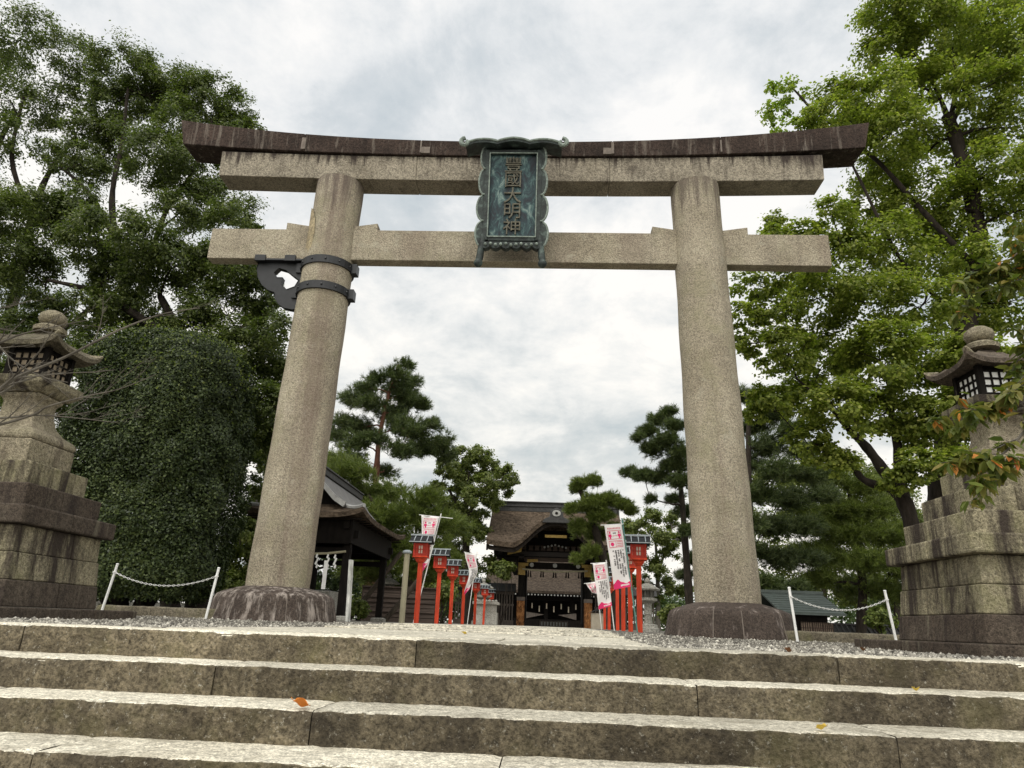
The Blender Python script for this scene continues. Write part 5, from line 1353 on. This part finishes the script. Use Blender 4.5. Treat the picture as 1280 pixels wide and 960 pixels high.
tree('ginkgo_tree', 'lower ginkgo with a dark forked trunk leaning left beside the right lantern', 'tree',
     [(PT([(1160, 740), (1138, 650), (1118, 610), (1088, 565), (1060, 535), (1035, 505)], 13.6, 0), (.19, .04)), (PT([(1118, 612), (1080, 600), (1062, 575), (1048, 560)], 13.5), (.09, .03)), (PT([(1128, 625), (1122, 560), (1112, 500)], 13.7), (.14, .05))],
     CL(G2, 13.6, .9, 8), 80000, (.074, .062), M['ginkgo'], M['bark_dark'], 32, 'ginkgo trees right of the torii', sub=28, subr=.32, shell=.5, flat=.55, up=.6, twigs=6)

# pines and other trees of the precinct
NEED = (.17, .016, 9)
def pine(label, Y, trunk, pads, n, mat, bark, seed, sc=1.0, dy=1.2, sq=.42, rad=(.22, .04), group='pines in the precinct', per=9, extra_tr=()):
    pads = [(a, b, c*(.78 if seed == 44 else .92)) for a, b, c in pads]
    return tree('pine_tree', label, 'pine', [(PT(trunk, Y, GZ), rad)]+[(PT(t_, Y), q) for t_, q in extra_tr], CL(pads, Y, dy, seed, min(.9, sq*1.55)), int(n*.62), None, mat, bark, seed, group, sub=9, subr=.5, shell=.15, flat=.6, needles=(.15*sc, .0135*sc, per*3), twig=.01, twigs=3, limb_r=.4)
P1 = [(505, 458, 11), (492, 470, 14), (472, 475, 12), (510, 478, 14), (461, 487, 15), (495, 487, 17), (440, 499, 15), (466, 506, 18), (505, 499, 18), (523, 506, 14), (489, 518, 20), (435, 530, 17), (453, 535, 18), (500, 535, 20), (536, 531, 13), (515, 541, 18), (422, 546, 14), (448, 557, 18), (548, 555, 15), (527, 562, 18), (500, 565, 18), (555, 572, 13), (470, 550, 14), (480, 590, 14), (445, 575, 14)]
pine('tall red-trunked pine rising above the others left of the inner gate', 38, [(462, 770), (466, 660), (470, 600), (474, 550), (484, 500), (498, 455)], P1, 5200, M['pine'], M['bark_red'], 41, 1.9, 1.6, .5, (.30, .05))
P2 = [(425, 580, 22), (405, 592, 20), (448, 592, 22), (420, 612, 22), (455, 620, 26), (490, 620, 24), (430, 645, 20), (475, 648, 28), (510, 645, 24), (540, 655, 26), (455, 680, 28), (495, 685, 30), (535, 690, 26), (520, 712, 24), (475, 715, 26), (556, 700, 18), (445, 712, 18), (550, 725, 18), (500, 735, 20), (530, 625, 22), (565, 660, 20)]
pine('low wide bright green pine spreading behind the pavilion and plank fence', 29, [(520, 775), (515, 730), (500, 690), (480, 650), (455, 610)], P2, 7600, M['pine_bright'], M['log'], 42, 1.45, 1.6, .5, (.2, .06))
C2 = [(578, 572, 17), (600, 568, 15), (560, 585, 16), (615, 583, 16), (633, 592, 13), (642, 604, 9), (590, 592, 18), (612, 605, 17), (570, 606, 18), (628, 612, 13), (592, 622, 18), (615, 628, 13), (560, 630, 18), (578, 645, 18), (600, 645, 13), (590, 668, 17), (560, 662, 16), (548, 612, 14), (605, 665, 12), (570, 690, 16), (585, 705, 15)]
tree('camphor_tree', 'distant round-crowned camphor with lumpy outline left of the inner gate roof', 'tree', [(PT([(585, 775), (583, 700), (582, 640), (585, 590)], 44, GZ), (.35, .1)), (PT([(582, 650), (605, 610), (630, 600)], 44), (.15, .06)), (PT([(582, 650), (560, 610)], 44), (.15, .06))],
     CL(C2, 44, 1.6, 9, .8), 60000, (.15, .085), M['broad'], M['bark_dark'], 43, sub=20, subr=.34, shell=.5, twig=.02, twigs=5)
P3 = [(722, 606, 13), (738, 602, 12), (715, 612, 9), (735, 630, 18), (755, 625, 15), (772, 632, 14), (712, 637, 12), (780, 640, 9), (745, 645, 16), (722, 660, 16), (708, 672, 13), (740, 668, 16), (695, 680, 8), (760, 660, 10), (735, 690, 13), (718, 700, 10), (752, 700, 12), (745, 722, 10)]
P3 = [(a+6, b, c*.9) for a, b, c in P3 if a > 709]
pine('gnarled old pine leaning across the right half of the inner gate roof', 36, [(775, 788), (766, 735), (752, 690), (742, 655), (730, 625), (724, 608)], P3, 5200, M['pine_bright'], M['bark_dark'], 44, 1.35, .9, .55, (.32, .10), per=10)
P4 = [(838, 516, 9), (826, 526, 12), (845, 534, 12), (812, 540, 12), (835, 552, 14), (800, 548, 8), (820, 562, 14), (850, 568, 14), (842, 584, 14), (790, 592, 10), (806, 596, 12), (826, 598, 13), (850, 604, 13), (858, 640, 12), (845, 625, 9), (862, 665, 12), (868, 700, 12), (856, 720, 10), (815, 625, 7)]
pine('dark slender pine standing close left of the right pillar', 34, [(864, 785), (858, 700), (852, 620), (845, 560), (838, 515)], P4, 4200, M['pine'], M['bark_dark'], 45, 1.6, 1.2, .45, (.22, .05))
P5 = [(930, 495, 16), (948, 500, 16), (965, 520, 18), (940, 535, 18), (985, 540, 18), (955, 560, 20), (1000, 565, 18), (935, 580, 18), (970, 590, 22), (1010, 595, 20), (945, 620, 20), (985, 625, 22), (1025, 620, 18), (935, 655, 18), (965, 660, 22), (1005, 660, 20), (940, 690, 18), (975, 700, 22), (955, 730, 18), (1010, 700, 18), (990, 735, 16)]
pine('tall dark pine directly behind the right pillar', 28, [(938, 785), (938, 700), (936, 600), (935, 500)], P5, 7000, M['pine'], M['bark_dark'], 46, 1.4, 1.5, .45, (.26, .06))
P6 = [(1040, 600, 22), (1075, 610, 20), (1055, 640, 24), (1095, 640, 22), (1030, 660, 22), (1070, 670, 26), (1110, 670, 22), (1045, 700, 22), (1085, 705, 24), (1120, 710, 20), (1030, 725, 20), (1065, 735, 22), (1100, 740, 20), (1125, 745, 16), (1010, 640, 18), (1015, 690, 18), (1140, 690, 20), (1150, 720, 20)]
pine('broad bright pine behind the small lattice store', 31, [(1075, 790), (1078, 730), (1070, 670), (1060, 610)], P6, 8200, M['pine_bright'], M['bark_dark'], 47, 1.45, 1.6, .5, (.24, .06))
B3 = [(812, 648, 14), (795, 660, 14), (838, 650, 12), (825, 672, 16), (800, 690, 15), (838, 690, 13), (820, 710, 15), (850, 675, 10), (800, 730, 13), (835, 735, 14), (815, 750, 12), (855, 740, 10), (782, 665, 10), (868, 655, 9), (787, 715, 8)]
tree('broadleaf_tree', 'thin pale green broadleaf tree behind the tall right lantern post', 'tree', [(PT([(822, 780), (822, 720), (818, 660)], 50, GZ), (.22, .05)), (PT([(822, 720), (840, 660)], 50), (.1, .04))], CL(B3, 50, 1.6, 12, .9), 24000, (.17, .10), M['broad'], M['bark_grey'], 48, sub=16, subr=.36, shell=.4, twig=.02, twigs=7)
B4 = [(300, 690, 18), (318, 660, 18), (300, 720, 16), (328, 700, 16), (335, 570, 22), (345, 610, 20), (300, 740, 14), (325, 735, 14), (320, 620, 16), (305, 665, 20), (300, 700, 20), (290, 730, 18), (280, 750, 16), (315, 745, 16)]
tree('broadleaf_tree', 'yellow green leafy tree between the clipped evergreen and left pillar', 'tree', [(PT([(318, 775), (318, 700), (322, 620)], 23.5, GZ), (.12, .04))], CL(B4, 23.5, 1.0, 13, .9), 26000, (.12, .07), M['broad'], M['bark_grey'], 49, sub=16, subr=.36, shell=.4, twig=.012, twigs=6)
B5 = [(898, 700, 20), (905, 660, 18), (880, 740, 16), (905, 740, 18), (890, 620, 16)]
tree('broadleaf_tree', 'leafy green tree hidden mostly by the right pillar', 'tree', [(PT([(895, 785), (895, 720), (897, 640)], 40, GZ), (.15, .05))], CL(B5, 40, 1.0, 14, .9), 6000, (.18, .11), M['broad'], M['bark_grey'], 50, sub=16, subr=.36, shell=.4, twig=.015, twigs=4)
for (lab, Y, tr, cl_, n_, sd_) in (
    ('tall leafy tree standing behind the bright pine and the lattice store', 42, [(1030, 785), (1030, 700), (1028, 620)], [(925, 640, 22), (950, 610, 24), (985, 600, 24), (1020, 600, 26), (1055, 590, 26), (1000, 640, 28), (960, 660, 26), (1045, 640, 28), (1085, 630, 26), (930, 690, 24), (980, 695, 26), (1030, 690, 28), (1075, 690, 28), (960, 735, 24), (1010, 735, 24)], 34000, 71),
    ('leafy green tree behind the stone base of the right lantern', 40, [(1120, 785), (1120, 720), (1118, 660)], [(1090, 600, 24), (1120, 630, 26), (1150, 660, 28), (1110, 680, 28), (1150, 720, 28), (1090, 730, 26), (1125, 755, 22), (1060, 745, 22), (1190, 690, 28), (1075, 660, 22)], 22000, 72),
    ('dense leafy tree behind the plank fence and first left vermilion posts', 46, [(520, 780), (520, 720), (520, 650)], [(430, 690, 26), (470, 700, 28), (515, 690, 28), (550, 690, 26), (450, 735, 26), (495, 735, 28), (540, 735, 26), (575, 730, 22), (500, 650, 24), (540, 650, 22), (600, 735, 16), (610, 705, 14)], 26000, 73),
    ('dark leafy tree seen through the posts of the water pavilion', 30, [(395, 780), (395, 740), (392, 690)], [(340, 690, 24), (375, 680, 24), (410, 690, 24), (345, 730, 24), (385, 730, 26), (425, 735, 24), (320, 750, 20), (405, 755, 20), (440, 700, 22)], 22000, 74)):
    tree('broadleaf_tree', lab, 'tree', [(PT(tr, Y, GZ), (.18, .06))], CL(cl_, Y, 1.8, sd_, .9), n_, (.0042*Y, .0025*Y), M['broad'] if sd_ != 74 else M['forest'], M['bark_dark'], sd_, 'leafy trees of the precinct', sub=18, subr=.40, shell=.35, twig=.015, twigs=3)
# low shrubs at the foot of the walls
def shrub(label, px, py, rp, Y, seed, mat='broad'):
    c = at(px, py, Y); R = rp*mpp(Y, c.z); r = np.random.default_rng(seed); L = thing('shrub', (c.x, Y, GZ), label, 'shrub', 'shrubs along the precinct')
    P, D, SC = clump_points(r, [(np.array((c.x, Y, max(c.z, R*.5))), np.array((R, R, R*.8)))], 3600, 30, .33, .4, .8)
    nn = D*.6+rnd_dirs(r, len(P))*.6; nn[:, 2] += .4; nn /= np.linalg.norm(nn, axis=1, keepdims=True)
    P[:, 2] = np.maximum(P[:, 2], GZ+.02); quads('foliage', leaf_quads(r, P, nn, .0042*Y+.02, .0026*Y+.01, .1), M[mat], L, (c.x, Y, GZ))
    rr = random.Random(seed); mb = MB()
    for k in range(6): limb(mb, (c.x+rr.uniform(-.1, .1), Y+rr.uniform(-.1, .1), GZ-.02), Vector(SC[0][1][k]), .025, .008, rr, 5)
    mb.build('stems', M['bark_dark'], L)
shrub('round green shrub right of the plank fence behind the second left lantern post', 553, 742, 17, 26, 61)
shrub('dark shrub at the foot of the plank fence behind the white signpost', 448, 762, 13, 22, 62, 'pine_bright')
shrub('green shrub between left vermilion posts and the inner gate', 628, 715, 15, 42.5, 63)
shrub('low shrub right of the old stone lantern and tall right post', 838, 768, 13, 26, 64)
shrub('low shrub in front of the tiled wall', 1100, 775, 16, 28, 65, 'pine_bright')
shrub('leafy shrub at the foot of the streaked left plinth', 296, 745, 14, 15.5, 66)

# far wood closing the precinct
r = np.random.default_rng(77); cl = []; rr = random.Random(77)
for k in range(95):
    x = rr.uniform(-16, 60); y = rr.uniform(66, 84)
    if x < -10: x = rr.uniform(-14, 60)
    R = rr.uniform(1.6, 3.2); cl.append((np.array((x, y, rr.uniform(.6, 2.8) if x < 22 else rr.uniform(.8, 4.5))), np.array((R, R, R*.8)), 1))
for k in range(26):
    R = rr.uniform(1.6, 2.6); cl.append((np.array((rr.uniform(-58, -16), rr.uniform(62, 78), rr.uniform(.6, 4.0))), np.array((R, R, R*.8)), .9))
P, D, _ = clump_points(r, cl, 60000, 26, .34, .5, .8); nn = D*.6+rnd_dirs(r, len(P))*.6; nn[:, 2] += .4; nn /= np.linalg.norm(nn, axis=1, keepdims=True); P[:, 2] = np.maximum(P[:, 2], .06)
tag(quads('far_wood', leaf_quads(r, P, nn, .42, .26, .1), M['forest']), 'far green wood closing the precinct behind the inner gate', 'wood', kind='stuff')

# ------------------------------------------------------------------ cherries either side of the viewer
def twigs(mb, pts, r0, r1, rr, depth, spread=.5, n=7, ends=None, updir=.25, ln=.42):
    m = len(pts); rad = [r0+(r1-r0)*(i/(m-1)) for i in range(m)]; mb.tube(pts, rad, 6 if depth > 1 else 4)
    if ends is not None: ends.append((pts, depth))
    if depth == 0: return
    L = sum((pts[i+1]-pts[i]).length for i in range(m-1))
    for k in range(n):
        i = rr.randint(1, m-2) if m > 3 else 1; d = (pts[min(i+1, m-1)]-pts[i-1]).normalized()
        o = Vector((rr.uniform(-1, 1), rr.uniform(-1, 1), rr.uniform(-1, 1)+updir)); o = (o-d*o.dot(d)).normalized()
        q = (d+o*rr.uniform(.4, 1.0)*spread*1.6).normalized(); l = L*ln*rr.uniform(.45, 1)*(1-.4*i/m)
        P = [pts[i]]
        for s in range(5): q = (q+Vector((rr.uniform(-1, 1), rr.uniform(-1, 1), rr.uniform(-.7, 1)))*.17).normalized(); P.append(P[-1]+q*l/5)
        twigs(mb, P, rad[i]*.55, max(rad[i]*.2, .0012), rr, depth-1, spread, max(2, n-2), ends, updir, ln)
def cherry(label, base, trunk, rads, limbs, seed, leaves=0, depth=2, n=7, ln=.42):
    rr = random.Random(seed); L = thing('cherry_tree', base, label, 'cherry tree'); mb = MB(); ends = []
    sm = path_pts(trunk); m = len(sm); mb.tube(sm, [rads[0]+(rads[1]-rads[0])*(i/(m-1)) for i in range(m)], 12)
    tb = mb.build('trunk', M['bark_grey'], L, smooth=True)
    mb = MB()
    for pts, (ra, rb) in limbs: twigs(mb, path_pts(pts, 4), ra, rb, rr, depth, .5, n, ends, .25, ln)
    mb.build('branches', M['bark_grey'], L, smooth=True)
    if leaves:
        r = np.random.default_rng(seed); V = {0: [], 1: []}; F = {0: [], 1: []}
        fine_ = [e for e in ends if e[1] <= 1]
        for k in range(leaves):
            pts, _ = rr.choice(fine_); p = pts[rr.randint(1, len(pts)-1)]
            l = rr.uniform(.075, .12); w = l*.24
            d = Vector((rr.uniform(-1, 1), rr.uniform(-1, 1), rr.uniform(-1.5, .1))).normalized(); nn = Vector((rr.uniform(-.6, .6), rr.uniform(-.6, .6), 1)).normalized()
            b = d.cross(nn).normalized(); nn = b.cross(d); q = p+d*.02; f = rr.uniform(.1, .5)*w; c = rr.uniform(-.1, .25)*l
            vs = [q, q+d*l*.3+b*w+nn*f, q+d*l*.68+b*w*.8+nn*f-nn*c*.4, q+d*l-nn*c, q+d*l*.68-b*w*.8+nn*f-nn*c*.4, q+d*l*.3-b*w+nn*f]
            g = 1 if rr.random() < .03 else 0; o = len(V[g]); V[g] += vs; F[g] += [(o, o+1, o+2, o+3), (o, o+3, o+4, o+5)]
        for g, nm, mt in ((0, 'leaves', 'cherry'), (1, 'turned_leaves', 'cherry_red')):
            m_ = MB(); m_.v = [tuple(v) for v in V[g]]; m_.f = F[g]; m_.build(nm, M[mt], L)
    return L
YL = 5.6; tb0 = Vector((-5.35, 5.5, -.02)); fk = Vector((-5.2, 5.55, 1.55))
def QL(l, Y, start): return [start]+[at(a, b, Y+c) for a, b, c in l]
cherry('bare cherry tree standing off to the left, its grey twigs crossing the left lantern', tb0, [tb0, Vector((-5.42, 5.5, .8)), fk, Vector((-5.5, 5.6, 2.6)), Vector((-5.7, 5.7, 3.6))], (.13, .05),
       [(QL([(-20, 500, 0), (20, 472, 0), (80, 447, .05), (150, 412, .1), (205, 392, .2), (250, 385, .25)], YL, fk), (.022, .003)),
        (QL([(-25, 535, 0), (40, 519, -.05), (60, 508, -.1), (110, 495, -.1), (150, 486, -.1), (195, 468, -.1)], YL, fk), (.016, .0025)),
        (QL([(10, 522, 0), (45, 519, .1), (100, 523, .15), (150, 529, .2)], YL, fk), (.011, .002)),
        (QL([(-30, 440, .1), (20, 420, .2), (60, 410, .2), (110, 400, .3)], YL, fk+Vector((-.15, 0, .6))), (.018, .003)),
        (QL([(-30, 400, .3), (10, 445, .3), (50, 470, .3), (85, 478, .3)], YL, fk+Vector((-.2, 0, .9))), (.014, .003)),
        (QL([(-40, 380, 0), (0, 385, 0), (40, 375, 0)], YL, fk+Vector((-.25, 0, 1.0))), (.012, .003))], 91, 0, 3, 7)
tb1 = Vector((5.6, 4.95, -.02)); fk = Vector((5.35, 5.0, 1.9))
YR_ = 5.0
cherry('leafy cherry tree at the right edge, some leaves turned orange, before the right lantern', tb1, [tb1, Vector((5.5, 4.9, 1.0)), fk, Vector((5.3, 5.1, 2.9)), Vector((5.1, 5.2, 3.6))], (.14, .05),
       [(QL([(1310, 520, 0), (1285, 535, 0), (1262, 560, 0), (1242, 574, 0), (1220, 580, .05)], YR_, fk), (.016, .003)),
        (QL([(1305, 500, .2), (1280, 510, .2), (1250, 515, .2), (1225, 522, .2), (1210, 535, .2)], YR_, fk), (.015, .003)),
        (QL([(1310, 560, -.1), (1285, 572, -.1), (1265, 582, -.1), (1250, 592, -.1)], YR_, fk), (.012, .003)),
        (QL([(1315, 330, .3), (1285, 338, .3), (1250, 345, .3), (1225, 358, .3), (1205, 372, .35)], YR_, fk+Vector((-.1, .05, .7))), (.014, .003)),
        (QL([(1300, 300, .2), (1280, 310, .2), (1255, 330, .2), (1235, 340, .2)], YR_, fk+Vector((-.15, .1, 1.2))), (.012, .003)),
        (QL([(1310, 300, .1), (1290, 330, .1), (1268, 362, .1)], YR_, fk+Vector((-.1, .05, 1.0))), (.010, .003)), (QL([(1310, 440, .1), (1292, 455, .1), (1280, 480, .1), (1272, 500, .1)], YR_, fk+Vector((-.05, .05, .4))), (.010, .003)),
        (QL([(1310, 425, .3), (1290, 435, .3), (1272, 447, .3)], YR_, fk+Vector((-.05, .05, .5))), (.010, .003))], 92, 1450, 2, 6, .27)
